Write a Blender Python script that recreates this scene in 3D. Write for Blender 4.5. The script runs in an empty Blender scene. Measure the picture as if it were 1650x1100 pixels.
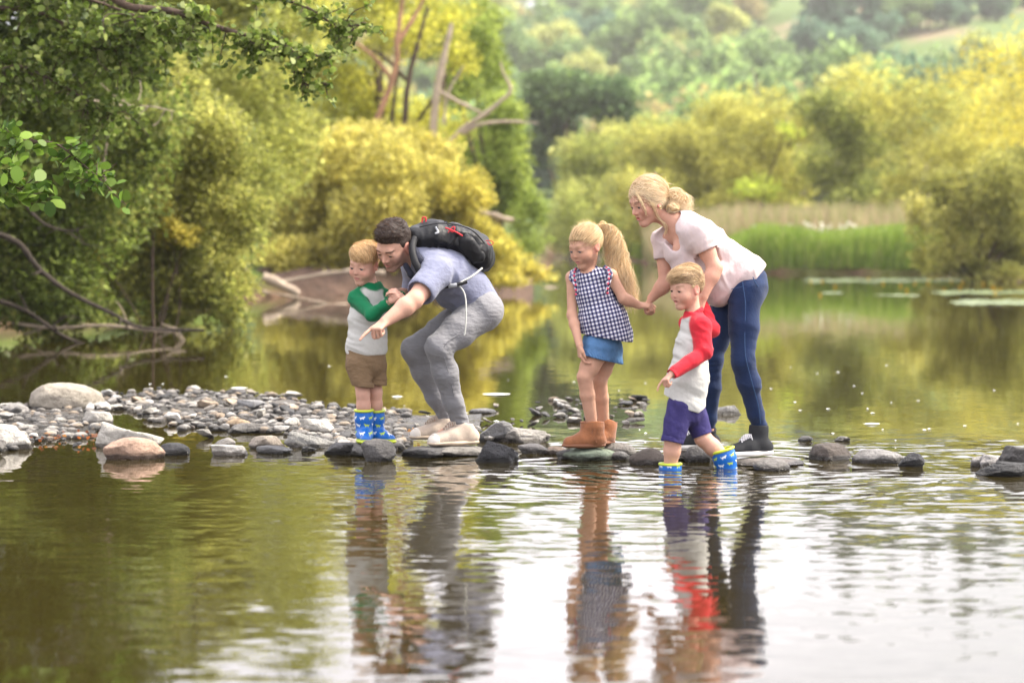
import bpy, math, numpy as np
from mathutils import Vector, Matrix
S = bpy.context.scene
COL = S.collection
rng = np.random.default_rng(7)
R = math.radians
# ------------------------------------------------------------------ camera
FPX = 3896.0; CH = 1.2; PITCH = math.atan(172/FPX)
cam = bpy.data.cameras.new('camera'); camo = bpy.data.objects.new('camera', cam); COL.objects.link(camo)
cam.sensor_width = 36; cam.lens = FPX*36/1650.0
camo.location = (0, 0, CH); camo.rotation_euler = (math.pi/2-PITCH, 0, 0)
cam.clip_start = 0.3; cam.clip_end = 6000
cam.dof.use_dof = True; cam.dof.focus_distance = 13.1; cam.dof.aperture_fstop = 2.2
S.camera = camo
# ------------------------------------------------------------------ sky and sun
SUN_EL, SUN_AZ = R(50), R(80)      # behind the family, to the right
w = bpy.data.worlds.new('World'); S.world = w; w.use_nodes = True
nt = w.node_tree; nt.nodes.clear()
def N(t, ty, **k):
    n = t.nodes.new(ty)
    for a, b in k.items(): setattr(n, a, b)
    return n
sky = N(nt, 'ShaderNodeTexSky', sky_type='NISHITA', sun_disc=False)
sky.sun_elevation = SUN_EL; sky.sun_rotation = SUN_AZ; sky.air_density = 1.0; sky.dust_density = 3.0; sky.ozone_density = 1.0
hs = N(nt, 'ShaderNodeHueSaturation'); hs.inputs['Saturation'].default_value = 0.22; hs.inputs['Value'].default_value = 1.0
tc = N(nt, 'ShaderNodeTexCoord'); mp = N(nt, 'ShaderNodeMapping'); mp.inputs['Scale'].default_value = (1, 1, 3)
cn = N(nt, 'ShaderNodeTexNoise'); cn.inputs['Scale'].default_value = 3.2; cn.inputs['Detail'].default_value = 5
cr = N(nt, 'ShaderNodeValToRGB'); cr.color_ramp.elements[0].position = .35; cr.color_ramp.elements[1].position = .68
mx = N(nt, 'ShaderNodeMix', data_type='RGBA'); mx.inputs[7].default_value = (9.0, 8.5, 9.2, 1)     # bright thin overcast
m0 = N(nt, 'ShaderNodeMath', operation='MULTIPLY'); m0.inputs[1].default_value = .7
bg = N(nt, 'ShaderNodeBackground'); bg.inputs['Strength'].default_value = 0.15
wo = N(nt, 'ShaderNodeOutputWorld')
L = nt.links.new
L(sky.outputs[0], hs.inputs['Color']); L(tc.outputs['Generated'], mp.inputs[0]); L(mp.outputs[0], cn.inputs['Vector'])
L(cn.outputs['Fac'], cr.inputs[0]); L(cr.outputs[0], m0.inputs[0]); L(m0.outputs[0], mx.inputs[0]); L(hs.outputs[0], mx.inputs[6])
sx_ = N(nt, 'ShaderNodeSeparateXYZ'); L(tc.outputs['Generated'], sx_.inputs[0])          # overcast sky: brighter overhead than at the horizon
gr = N(nt, 'ShaderNodeMapRange'); gr.inputs[1].default_value = 0; gr.inputs[2].default_value = 1; gr.inputs[3].default_value = .64; gr.inputs[4].default_value = 1.45; L(sx_.outputs[2], gr.inputs[0])
vs = N(nt, 'ShaderNodeVectorMath', operation='SCALE'); L(mx.outputs[2], vs.inputs[0]); L(gr.outputs[0], vs.inputs['Scale'])
L(vs.outputs[0], bg.inputs['Color']); L(bg.outputs[0], wo.inputs['Surface'])
sl = bpy.data.lights.new('sun', 'SUN'); sl.energy = 2.1; sl.angle = R(9); sl.color = (1.0, .90, .72)
slo = bpy.data.objects.new('sun', sl); COL.objects.link(slo)
sd = Vector((math.sin(SUN_AZ)*math.cos(SUN_EL), math.cos(SUN_AZ)*math.cos(SUN_EL), math.sin(SUN_EL)))
slo.rotation_euler = sd.to_track_quat('Z', 'Y').to_euler(); slo.location = (5, 10, 20)
S.view_settings.view_transform = 'Standard'; S.view_settings.look = 'None'
S.view_settings.exposure = 1.66; S.view_settings.gamma = 1; S.view_settings.use_curve_mapping = False
S.render.engine = 'CYCLES'; S.render.resolution_x = 1024; S.render.resolution_y = 682
S.cycles.max_bounces = 8; S.cycles.diffuse_bounces = 3; S.cycles.transmission_bounces = 3; S.cycles.volume_bounces = 0
S.cycles.volume_step_rate = 5
# ------------------------------------------------------------------ helpers
def P(px, py, Y):
    """the point at world depth Y seen at pixel (px, py) of the 1650 x 1100 photograph"""
    x = (px-825)/FPX; u = -(py-550)/FPX
    c, s = math.cos(PITCH), math.sin(PITCH)
    dy = c+u*s; dz = -s+u*c
    t = Y/dy
    return np.array([x*t, Y, CH+dz*t])
def G(px, py):
    """the point of the water plane under a pixel"""
    x = (px-825)/FPX; u = -(py-550)/FPX
    c, s = math.cos(PITCH), math.sin(PITCH)
    dy = c+u*s; dz = -s+u*c
    t = -CH/dz
    return np.array([x*t, dy*t, 0.0])
def nrm(v):
    v = np.asarray(v, float); return v/(np.linalg.norm(v, axis=-1, keepdims=True)+1e-12)
def mesh(name, V, F, mat=None, parent=None, smooth=True, col=None, uv=None, mats=None, midx=None):
    me = bpy.data.meshes.new(name)
    V = np.asarray(V, np.float32); F = np.asarray(F, np.int32)
    me.vertices.add(len(V)); me.vertices.foreach_set('co', V.ravel())
    nf, k = F.shape
    me.loops.add(nf*k); me.loops.foreach_set('vertex_index', F.ravel())
    me.polygons.add(nf)
    me.polygons.foreach_set('loop_start', np.arange(nf, dtype=np.int32)*k)
    me.polygons.foreach_set('loop_total', np.full(nf, k, np.int32))
    if smooth: me.polygons.foreach_set('use_smooth', np.ones(nf, bool))
    if col is not None:
        a = me.attributes.new('Col', 'FLOAT_COLOR', 'POINT')
        c4 = np.ones((len(V), 4), np.float32); c4[:, :3] = col; a.data.foreach_set('color', c4.ravel())
    if uv is not None:
        a = me.attributes.new('cuv', 'FLOAT_VECTOR', 'POINT'); u3 = np.zeros((len(V), 3), np.float32); u3[:, :2] = uv
        a.data.foreach_set('vector', u3.ravel())
    me.update(calc_edges=True); me.validate()
    if mat: me.materials.append(mat)
    if mats:
        for m in mats: me.materials.append(m)
        me.polygons.foreach_set('material_index', np.asarray(midx, np.int32))
    o = bpy.data.objects.new(name, me); COL.objects.link(o)
    if parent is not None:
        o.parent = parent
        o.matrix_parent_inverse = Matrix.Translation(-Vector(parent.location))
    return o
def empty(name, loc):
    o = bpy.data.objects.new(name, None); COL.objects.link(o); o.location = tuple(float(v) for v in loc); o.empty_display_size = .1
    return o
def tag(o, label=None, cat=None, group=None, kind=None):
    if label: o['label'] = label
    if cat: o['category'] = cat
    if group: o['group'] = group
    if kind: o['kind'] = kind
    return o
def mat(name, color=(.5, .5, .5), rough=.7, spec=.3, attr=False, bump=None, noise=None, sheen=0, sss=0, transl=0, metallic=0, uvpat=None, coat=0):
    """procedural principled material; noise=(scale, amount), bump=(scale, distance, detail, stretch xyz)"""
    m = bpy.data.materials.new(name); m.use_nodes = True
    t = m.node_tree; b = t.nodes['Principled BSDF']; L = t.links.new
    b.inputs['Roughness'].default_value = rough; b.inputs['Specular IOR Level'].default_value = spec
    b.inputs['Metallic'].default_value = metallic
    if sheen: b.inputs['Sheen Weight'].default_value = sheen
    if coat: b.inputs['Coat Weight'].default_value = coat; b.inputs['Coat Roughness'].default_value = .15
    if sss:
        b.inputs['Subsurface Weight'].default_value = sss; b.inputs['Subsurface Scale'].default_value = .01
        b.inputs['Subsurface Radius'].default_value = (1, .35, .2)
    tcn = N(t, 'ShaderNodeTexCoord')
    if attr:
        a = N(t, 'ShaderNodeAttribute', attribute_name='Col'); src = a.outputs['Color']
    else:
        r = N(t, 'ShaderNodeRGB'); r.outputs[0].default_value = (*color, 1); src = r.outputs[0]
    if uvpat: src = uvpat(t, src)
    if noise:
        n = N(t, 'ShaderNodeTexNoise'); n.inputs['Scale'].default_value = noise[0]; n.inputs['Detail'].default_value = 6; n.inputs['Roughness'].default_value = .65
        L(tcn.outputs['Object'], n.inputs['Vector'])
        mr = N(t, 'ShaderNodeMapRange'); mr.inputs[1].default_value = .3; mr.inputs[2].default_value = .7; mr.inputs[3].default_value = 1-noise[1]; mr.inputs[4].default_value = 1+noise[1]
        L(n.outputs['Fac'], mr.inputs[0])
        v = N(t, 'ShaderNodeVectorMath', operation='SCALE'); L(src, v.inputs[0]); L(mr.outputs[0], v.inputs['Scale']); src = v.outputs[0]
    L(src, b.inputs['Base Color'])
    if bump:
        sc, dist, det = bump[:3]
        mpn = N(t, 'ShaderNodeMapping'); L(tcn.outputs['Object'], mpn.inputs[0])
        if len(bump) > 3: mpn.inputs['Scale'].default_value = bump[3]
        n = N(t, 'ShaderNodeTexNoise'); n.inputs['Scale'].default_value = sc; n.inputs['Detail'].default_value = det
        L(mpn.outputs[0], n.inputs['Vector'])
        bp = N(t, 'ShaderNodeBump'); bp.inputs['Distance'].default_value = dist; bp.inputs['Strength'].default_value = 1
        L(n.outputs['Fac'], bp.inputs['Height']); L(bp.outputs[0], b.inputs['Normal'])
    if transl:
        tr = N(t, 'ShaderNodeBsdfTranslucent'); L(src, tr.inputs['Color'])
        ms = N(t, 'ShaderNodeMixShader'); ms.inputs[0].default_value = transl
        o = t.nodes['Material Output']; L(b.outputs[0], ms.inputs[1]); L(tr.outputs[0], ms.inputs[2]); L(ms.outputs[0], o.inputs['Surface'])
    return m
# value noise in numpy
_perm = np.random.default_rng(3).random(4096).astype(np.float32)
def vnoise(p):
    p = np.asarray(p, np.float32); i = np.floor(p).astype(np.int64); f = p-i; f = f*f*(3-2*f)
    out = 0
    for dx in (0, 1):
        for dy in (0, 1):
            for dz in (0, 1):
                h = ((i[..., 0]+dx)*73856093 ^ (i[..., 1]+dy)*19349663 ^ (i[..., 2]+dz)*83492791) & 4095
                wx = f[..., 0] if dx else 1-f[..., 0]; wy = f[..., 1] if dy else 1-f[..., 1]; wz = f[..., 2] if dz else 1-f[..., 2]
                out = out+_perm[h]*wx*wy*wz
    return out
def fbm(p, o=4):
    s = 0; a = .5; p = np.asarray(p, np.float32)
    for k in range(o): s = s+a*vnoise(p); p = p*2.03+17.1; a *= .5
    return s
def tube(pts, rad, n=8, bumpy=0, close=True):
    pts = np.asarray(pts, float); m = len(pts); rad = np.broadcast_to(np.asarray(rad, float), (m,)) if np.ndim(rad) else np.full(m, rad)
    T = np.gradient(pts, axis=0); T = nrm(T)
    ref = np.array([0, 0, 1.]) if abs(T[0, 2]) < .9 else np.array([1., 0, 0])
    a = nrm(np.cross(T, ref)); b = np.cross(T, a)
    th = np.linspace(0, 2*math.pi, n, endpoint=False)
    V = pts[:, None]+rad[:, None, None]*(a[:, None]*np.cos(th)[None, :, None]+b[:, None]*np.sin(th)[None, :, None])
    V = V.reshape(-1, 3)
    if bumpy: V = V+(vnoise(V*6)[:, None]-.5)*bumpy*nrm(V-np.repeat(pts, n, 0))
    i = np.arange(m-1)[:, None]*n; j = np.arange(n)[None]; jn = (j+1) % n
    F = np.stack([i+j, i+jn, i+n+jn, i+n+j], -1).reshape(-1, 4)
    return V, F
def join(parts):
    Vs, Fs, o = [], [], 0
    for V, F in parts:
        Vs.append(V); Fs.append(F+o); o += len(V)
    return np.concatenate(Vs), np.concatenate(Fs)
def smoothpath(pts, n=24):
    pts = np.asarray(pts, float); m = len(pts)
    t = np.linspace(0, m-1, n); out = []
    for x in t:
        i = min(int(x), m-2); f = x-i
        p0 = pts[max(i-1, 0)]; p1 = pts[i]; p2 = pts[i+1]; p3 = pts[min(i+2, m-1)]
        out.append(.5*((2*p1)+(-p0+p2)*f+(2*p0-5*p1+4*p2-p3)*f*f+(-p0+3*p1-3*p2+p3)*f**3))
    return np.array(out)
# ------------------------------------------------------------------ implicit surfaces
CAP = .07
class SDF:
    def __init__(s): s.ops = []
    def cone(s, a, b, ra, rb, k=.02, ax=None, sc=1., op='u'):
        a = np.asarray(a, float); b = np.asarray(b, float); r = max(ra, rb)
        s.ops.append(('c', op, k, (a, b, ra, rb, None if ax is None else nrm(ax), sc), np.minimum(a, b)-r*max(1, sc), np.maximum(a, b)+r*max(1, sc))); return s
    def chain(s, pts, rads, k=.02, **kw):
        for i in range(len(pts)-1): s.cone(pts[i], pts[i+1], rads[i], rads[i+1], k, **kw)
        return s
    def ell(s, c, rad, M=None, k=.02, op='u'):
        c = np.asarray(c, float); rad = np.asarray(rad, float)*np.ones(3); r = rad.max()
        s.ops.append(('e', op, k, (c, rad, np.eye(3) if M is None else np.asarray(M)), c-r, c+r)); return s
    def plane(s, c, n):          # keep the side n points away from
        s.ops.append(('p', 'i', 0, (np.asarray(c, float), nrm(n)), None, None)); return s
    def fn(s, f, op='d'):        # f(points, d) -> d
        s.ops.append(('f', op, 0, f, None, None)); return s
    @staticmethod
    def prim(ty, a, Q):
        if ty == 'c':
            A, B, ra, rb, ax, sc = a; ab = B-A; t = np.clip(((Q-A)@ab)/(ab@ab+1e-12), 0, 1); v = Q-A-t[:, None]*ab
            if ax is not None: v = v+ax*((v@ax)*(1/sc-1))[:, None]
            d = np.sqrt((v*v).sum(1))-(ra+(rb-ra)*t)
            return d*min(1, sc) if ax is not None else d
        if ty == 'e':
            c, r, M = a; q = (Q-c)@M; k0 = np.sqrt(((q/r)**2).sum(1)); k1 = np.sqrt(((q/(r*r))**2).sum(1))+1e-9
            return k0*(k0-1)/k1
        if ty == 'p': return (Q-a[0])@a[1]
    def ev(s, Q):
        d = np.full(len(Q), CAP)
        for ty, op, k, a, lo, hi in s.ops:
            if ty == 'f': d = a(Q, d); continue
            if ty == 'p': d = np.maximum(d, s.prim(ty, a, Q)); continue
            m = np.nonzero(((Q > lo-CAP) & (Q < hi+CAP)).all(1))[0]
            if not len(m): continue
            x = s.prim(ty, a, Q[m]); y = d[m]
            if op == 'u':
                h = np.clip(.5+.5*(y-x)/k, 0, 1); d[m] = np.minimum(y*(1-h)+x*h-k*h*(1-h), CAP)
            elif op == 's':
                h = np.clip(.5-.5*(y+x)/k, 0, 1); d[m] = y*(1-h)-x*h+k*h*(1-h)
            elif op == 'i': d[m] = np.maximum(y, x)
        return d
    def bounds(s):
        lo = np.min([o[4] for o in s.ops if o[4] is not None and o[1] == 'u'], 0); hi = np.max([o[5] for o in s.ops if o[5] is not None and o[1] == 'u'], 0)
        return lo-.02, hi+.02
    def mesh(s, h=.004, B=6):
        lo, hi = s.bounds(); bs = h*B
        nb = np.ceil((hi-lo)/bs).astype(int)+1
        ax = [lo[i]+(np.arange(nb[i])+.5)*bs-h*.5 for i in range(3)]
        Q = np.stack(np.meshgrid(*ax, indexing='ij'), -1).reshape(-1, 3)
        c = s.ev(Q).reshape(nb)
        act = np.abs(c) < bs*1.05+.004
        D = np.repeat(np.repeat(np.repeat(c.astype(np.float32), B, 0), B, 1), B, 2)
        bi = np.argwhere(act)
        off = np.stack(np.meshgrid(*[np.arange(B)]*3, indexing='ij'), -1).reshape(-1, 3)
        for ch in range(0, len(bi), 3000):
            idx = (bi[ch:ch+3000][:, None]*B+off[None]).reshape(-1, 3)
            D[idx[:, 0], idx[:, 1], idx[:, 2]] = s.ev(lo+idx*h)
        I = D < 0
        cs = I[:-1, :-1, :-1].astype(np.int8)*0
        for dx in (0, 1):
            for dy in (0, 1):
                for dz in (0, 1):
                    cs += I[dx:I.shape[0]-1+dx, dy:I.shape[1]-1+dy, dz:I.shape[2]-1+dz]
        cells = np.argwhere((cs > 0) & (cs < 8))
        vid = np.full(cs.shape, -1, np.int64); vid[cells[:, 0], cells[:, 1], cells[:, 2]] = np.arange(len(cells))
        acc = np.zeros((len(cells), 3)); cnt = np.zeros(len(cells))
        cor = [(x, y, z) for x in (0, 1) for y in (0, 1) for z in (0, 1)]
        for a in cor:
            for b in cor:
                if sum(abs(a[i]-b[i]) for i in range(3)) != 1 or a > b: continue
                da = D[cells[:, 0]+a[0], cells[:, 1]+a[1], cells[:, 2]+a[2]]; db = D[cells[:, 0]+b[0], cells[:, 1]+b[1], cells[:, 2]+b[2]]
                m = (da < 0) != (db < 0); t = da/(da-db+1e-12)
                pt = np.array(a)+t[:, None]*(np.array(b)-np.array(a)); acc[m] += pt[m]; cnt[m] += 1
        V = lo+(cells+acc/cnt[:, None])*h
        Fs = []
        for axx in range(3):
            sl1 = [slice(None)]*3; sl2 = [slice(None)]*3; sl1[axx] = slice(0, -1); sl2[axx] = slice(1, None)
            ch = I[tuple(sl1)] != I[tuple(sl2)]
            e = np.argwhere(ch); u, v = [(1, 2), (2, 0), (0, 1)][axx]
            ok = (e[:, u] > 0) & (e[:, v] > 0) & (e[:, u] < cs.shape[u]) & (e[:, v] < cs.shape[v]); e = e[ok]
            flip = I[tuple(e.T)]
            q = []
            for du, dv in ((-1, -1), (0, -1), (0, 0), (-1, 0)):
                cc = e.copy(); cc[:, u] += du; cc[:, v] += dv; q.append(vid[cc[:, 0], cc[:, 1], cc[:, 2]])
            q = np.stack(q, 1); q[~flip] = q[~flip][:, ::-1]; Fs.append(q)
        F = np.concatenate(Fs); F = F[(F >= 0).all(1)]
        return V, F
def sdfobj(name, f, material, parent, h=.005, colf=None, uvf=None):
    V, F = f.mesh(h)
    return mesh(name, V, F, material, parent, col=None if colf is None else colf(V), uv=None if uvf is None else uvf(V))
# ------------------------------------------------------------------ terrain, water, banks
LB = [(-30, -9.5), (12, -8.5), (22, -7.2), (30, -6.9), (38, -6.0), (46, -4.6), (50, -4.0), (54, -1.5), (60, .2), (80, 1.2), (120, 2.0), (205, 3.2), (216, 4.2), (3000, 4.2)]
RB = [(-30, 18), (40, 16), (56, 13.2), (70, 13.6), (74.0, 13.6), (75.5, 6.3), (100, 5.6), (150, 5.6), (205, 5.2), (216, 4.2), (3000, 4.2)]
def bankx(Y): return np.interp(Y, *zip(*LB)), np.interp(Y, *zip(*RB))
def terr(X, Y):
    l, r = bankx(Y); d = np.maximum(l-X, X-r)                      # distance outside the river
    z = np.where(d < 0, np.maximum(d*.6, -.7), np.minimum(.10+d*.30, .55)+np.clip(d-3, 0, 1e9)*.012)
    n = fbm(np.stack([X*.35, Y*.35, X*0], -1), 3)-.45; z = z+n*.35*(d > 0)
    hl = np.clip((Y-190)/430, 0, 1.1); side = 1+.10*np.sin(X*.011+1.0)
    hill = 51*hl**1.3*(1+.05*np.sin(X*.011+1.0)); rs = np.clip((Y-150)/220, 0, 1.4)*np.clip((X-18)/75, 0, 1.2)*6
    und = (fbm(np.stack([X*.012, Y*.012, X*0+3], -1), 3)-.45)*26*np.clip((Y-230)/200, 0, 1)
    return z+hill+rs+und*.6
def build_terrain():
    ys = np.concatenate([np.linspace(-30, 20, 12), np.linspace(21, 90, 140), np.linspace(91, 230, 110), 231+np.cumsum(np.linspace(2, 14, 95)), [1400, 2200]]); xs = np.concatenate([[-900, -600], -np.geomspace(400, 16, 36), np.linspace(-15, 22, 150), np.geomspace(23, 420, 44), [600, 900]])
    X, Y = np.meshgrid(xs, ys); Z = terr(X, Y); m, n = X.shape
    V = np.stack([X, Y, Z], -1).reshape(-1, 3); i = np.arange(m-1)[:, None]*n+np.arange(n-1)[None]
    F = np.stack([i, i+1, i+n+1, i+n], -1).reshape(-1, 4)
    l, r = bankx(V[:, 1]); d = np.maximum(l-V[:, 0], V[:, 0]-r)
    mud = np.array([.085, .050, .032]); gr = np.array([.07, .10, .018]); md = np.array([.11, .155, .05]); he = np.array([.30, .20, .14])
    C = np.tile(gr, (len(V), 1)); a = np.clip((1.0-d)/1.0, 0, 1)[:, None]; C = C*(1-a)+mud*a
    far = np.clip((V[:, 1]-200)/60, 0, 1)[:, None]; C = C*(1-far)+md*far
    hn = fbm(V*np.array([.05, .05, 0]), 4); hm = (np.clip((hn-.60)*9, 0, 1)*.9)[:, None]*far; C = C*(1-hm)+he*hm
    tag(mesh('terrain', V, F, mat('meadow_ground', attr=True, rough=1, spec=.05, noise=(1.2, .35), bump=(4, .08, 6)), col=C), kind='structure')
def build_water():
    m = bpy.data.materials.new('river_water'); m.use_nodes = True; t = m.node_tree; b = t.nodes['Principled BSDF']; L = t.links.new
    b.inputs['Base Color'].default_value = (.024, .018, .004, 1); b.inputs['Roughness'].default_value = .012; b.inputs['IOR'].default_value = 1.56
    b.inputs['Specular IOR Level'].default_value = .5
    geo = N(t, 'ShaderNodeNewGeometry'); sep = N(t, 'ShaderNodeSeparateXYZ'); L(geo.outputs['Position'], sep.inputs[0])
    def M(op, a, b_=None, c=None, clamp=False):
        n = N(t, 'ShaderNodeMath', operation=op); n.use_clamp = clamp
        for i, v in enumerate((a, b_, c)):
            if v is None: continue
            if isinstance(v, (int, float)): n.inputs[i].default_value = v
            else: L(v, n.inputs[i])
        return n.outputs[0]
    X, Y = sep.outputs[0], sep.outputs[1]
    def ramp(v, a, b_, lo, hi):
        n = N(t, 'ShaderNodeMapRange', interpolation_type='SMOOTHSTEP'); L(v, n.inputs[0])
        for i, q in zip((1, 2, 3, 4), (a, b_, lo, hi)): n.inputs[i].default_value = q
        return n.outputs[0]
    def noise(sc, det, scale=(1, 1, 1), off=0.):
        mp = N(t, 'ShaderNodeMapping'); mp.inputs['Scale'].default_value = scale; mp.inputs['Location'].default_value = (off, off*.7, 0); L(geo.outputs['Position'], mp.inputs[0])
        n = N(t, 'ShaderNodeTexNoise'); n.inputs['Scale'].default_value = sc; n.inputs['Detail'].default_value = det; n.inputs['Roughness'].default_value = .55; L(mp.outputs[0], n.inputs['Vector'])
        s = N(t, 'ShaderNodeSeparateColor'); L(n.outputs['Color'], s.inputs[0]); return M('SUBTRACT', s.outputs[0], .5), M('SUBTRACT', s.outputs[1], .5)
    # slope fields (metres per metre): calm swell, wind ripples, and the disturbed run below the stones
    sx, sy = noise(1.3, 2, (.6, 1, 1)); rx, ry = noise(13, 3, (.4, 1, 1), 7); fx, fy = noise(26, 2, (.4, 1, 1), 3)
    run = M('MULTIPLY', ramp(Y, 8.6, 12.2, .12, 1.0), ramp(Y, 12.9, 15.2, 1.0, .0)); run = M('MULTIPLY', run, ramp(X, -2.3, -.2, .12, 1.0))
    patch = ramp(noise(.9, 2, (.5, 1, 1), 21)[0], -.10, .12, .35, 1.0); run = M('MULTIPLY', run, patch)
    near = ramp(Y, 7, 15, 1.0, .30); far_ = ramp(Y, 20, 80, 1., 1.6)
    a_s = M('MULTIPLY', near, .012); a_r = M('ADD', M('MULTIPLY', near, .055), M('MULTIPLY', run, .34)); a_f = M('ADD', M('MULTIPLY', near, .036), M('MULTIPLY', run, .13))
    gx = M('ADD', M('ADD', M('MULTIPLY', sx, a_s), M('MULTIPLY', rx, M('MULTIPLY', a_r, .5))), M('MULTIPLY', fx, a_f))
    gy = M('ADD', M('ADD', M('MULTIPLY', sy, a_s), M('MULTIPLY', M('MULTIPLY', ry, a_r), far_)), M('MULTIPLY', fy, a_f))
    wob = M('MULTIPLY', noise(1.5, 2, (1, 1, 1), 9)[0], .6)
    for (cx, cy, amp, lam, rad) in RINGS:
        dx = M('SUBTRACT', X, cx); dy = M('SUBTRACT', Y, cy); r = M('SQRT', M('ADD', M('MULTIPLY', dx, dx), M('MULTIPLY', dy, dy))); r1 = M('MAXIMUM', r, .03)
        w_ = M('SINE', M('MULTIPLY', M('ADD', r, M('MULTIPLY', wob, r)), 2*math.pi/lam)); e = M('MULTIPLY', M('MULTIPLY', ramp(r, .0, rad, 1., 0.), amp), w_)
        gx = M('ADD', gx, M('MULTIPLY', e, M('DIVIDE', dx, r1))); gy = M('ADD', gy, M('MULTIPLY', e, M('DIVIDE', dy, r1)))
    cb = N(t, 'ShaderNodeCombineXYZ'); L(M('MULTIPLY', gx, -1), cb.inputs[0]); L(M('MULTIPLY', gy, -1), cb.inputs[1]); cb.inputs[2].default_value = 1
    nn = N(t, 'ShaderNodeVectorMath', operation='NORMALIZE'); L(cb.outputs[0], nn.inputs[0]); L(nn.outputs[0], b.inputs['Normal'])
    o = mesh('water', [[-60, -20, 0], [60, -20, 0], [60, 230, 0], [-60, 230, 0]], [[0, 1, 2, 3]], m, smooth=False); tag(o, kind='structure')
RINGS = [(G(1080, 756)[0], G(1080, 756)[1], .06, .17, 2.6), (G(1170, 754)[0], G(1170, 754)[1], .05, .13, 2.0), (G(960, 742)[0], G(960, 742)[1], .03, .11, 1.4)]
build_terrain(); build_water()
# ------------------------------------------------------------------ foliage
def leafmat(name, transl=.6, rough=.5, spec=.25): return mat(name, attr=True, rough=rough, spec=spec, transl=transl)
M_LEAF = leafmat('leaf'); M_LEAFG = leafmat('glossy_leaf', .5, .5, .25)
def leaves(pos, size, cols, out=None, aspect=.55, droop=.0, fold=.2, seed=0, rounded=False):
    """one quad leaf per point, bent along its midrib"""
    n = len(pos); g = np.random.default_rng(seed)
    a = g.normal(size=(n, 3)); a[:, 2] = a[:, 2]*.7-droop
    if out is not None: a = a+out*.7
    a = nrm(a); nn = g.normal(size=(n, 3)); nn[:, 2] += 1.0; b = nrm(np.cross(a, nn)); u = np.cross(b, a)
    s = size*(.6+.8*g.random((n, 1))); p = pos
    if rounded:
        pr = ((0, 0), (.12, .30), (.42, .50), (.74, .42), (1.0, .0), (.74, -.42), (.42, -.50), (.12, -.30))
        V = np.stack([p+a*s*x+b*s*aspect*y+u*s*(fold*abs(y)*1.2-.12*x*x) for x, y in pr], 1).reshape(-1, 3)
        return V, np.arange(n*8).reshape(-1, 8), np.repeat(cols, 8, 0)
    V = np.stack([p, p+a*s*.5+b*s*aspect*.5+u*s*fold, p+a*s, p+a*s*.5-b*s*aspect*.5+u*s*fold*.5], 1).reshape(-1, 3)
    F = np.arange(n*4).reshape(-1, 4); return V, F, np.repeat(cols, 4, 0)
def clump_pts(cl, n, g, shell=.55, jag=.35):
    """points in ellipsoid clumps, denser near the skin, surface pushed in and out by noise; returns points, outward directions, clump index"""
    c = np.array([x[0] for x in cl]); r = np.array([x[1] for x in cl]); vol = np.prod(r, 1)**.72; k = g.choice(len(cl), n, p=vol/vol.sum())
    d = nrm(g.normal(size=(n, 3))); rad = 1-shell*g.random(n)**1.6
    q = c[k]+d*r[k]; f = 1+jag*(fbm(q*(2.2/np.mean(r))*1.6, 3)-.47)*2.2
    return c[k]+d*r[k]*(rad*f)[:, None], d, k
TINT = np.array([1.92, 1.97, 2.05])
def crown(name, cl, n, size, palette, parent, seed=0, material=None, aspect=.55, droop=0, shell=.55, jag=.55, sub=0, hvar=.0):
    g = np.random.default_rng(seed); 
    if sub:       # break each clump into smaller sprays for an uneven, layered outline
        c2 = []
        for c, r in cl:
            for j in range(sub):
                d = nrm(g.normal(size=3)); rr = np.array(r)*(.34+.30*g.random()); c2.append((np.array(c)+d*np.array(r)*(.45+.5*g.random()), rr))
        cl = c2+[(np.array(c), np.array(r)*.8) for c, r in cl]
    pos, d, k = clump_pts(cl, n, g, shell, jag)
    ck = g.random((len(cl), 1)); pal = np.array(palette); t = np.clip(ck[k][:, 0]*.55+fbm(pos*1.4/np.mean([r for _, r in cl])+seed, 3)*.7-.18+g.normal(size=n)*.16, 0, .999)*(len(pal)-1)
    i = t.astype(int); f = (t-i)[:, None]; C = (pal[i]*(1-f)+pal[i+1]*f)*TINT; C = C*np.exp(g.normal(size=(n, 1))*.30)
    V, F, CC = leaves(pos, size, np.clip(C, .004, 1), d, aspect, droop, seed=seed+1)
    return mesh(name, V, F, material or M_LEAF, parent, smooth=False, col=CC)
M_BARK = mat('brown_bark', (.075, .050, .035), rough=.9, noise=(5, .4), bump=(9, .06, 5, (1, 1, .3)))
M_BARKR = mat('reddish_bark', (.27, .145, .085), rough=.9, noise=(3, .35), bump=(8, .06, 5, (1, 1, .3))); M_DEAD = mat('bleached_wood', (.34, .27, .20), rough=.9, noise=(4, .3), bump=(10, .03, 4))
def limbs(name, paths, material, parent, bumpy=.0):
    parts = [tube(smoothpath(p, 6*len(p)), np.interp(np.linspace(0, 1, 6*len(p)), np.linspace(0, 1, len(r)), r), 7, bumpy) for p, r in paths]
    V, F = join(parts); return mesh(name, V, F, material, parent)
def pxclumps(L_, Y, dr=1.0, jy=1.0, seed=0):
    """(px, py, radius px x, radius px y) at depth Y (+ small offsets) -> ellipsoids in metres"""
    g = np.random.default_rng(seed); out = []
    for q in L_:
        y = Y+(q[4] if len(q) > 4 else g.uniform(-jy, jy)); s = y/FPX; out.append((P(q[0], q[1], y), np.array([q[2]*s, (q[2]+q[3])*.5*s*dr, q[3]*s])))
    return out
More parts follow.
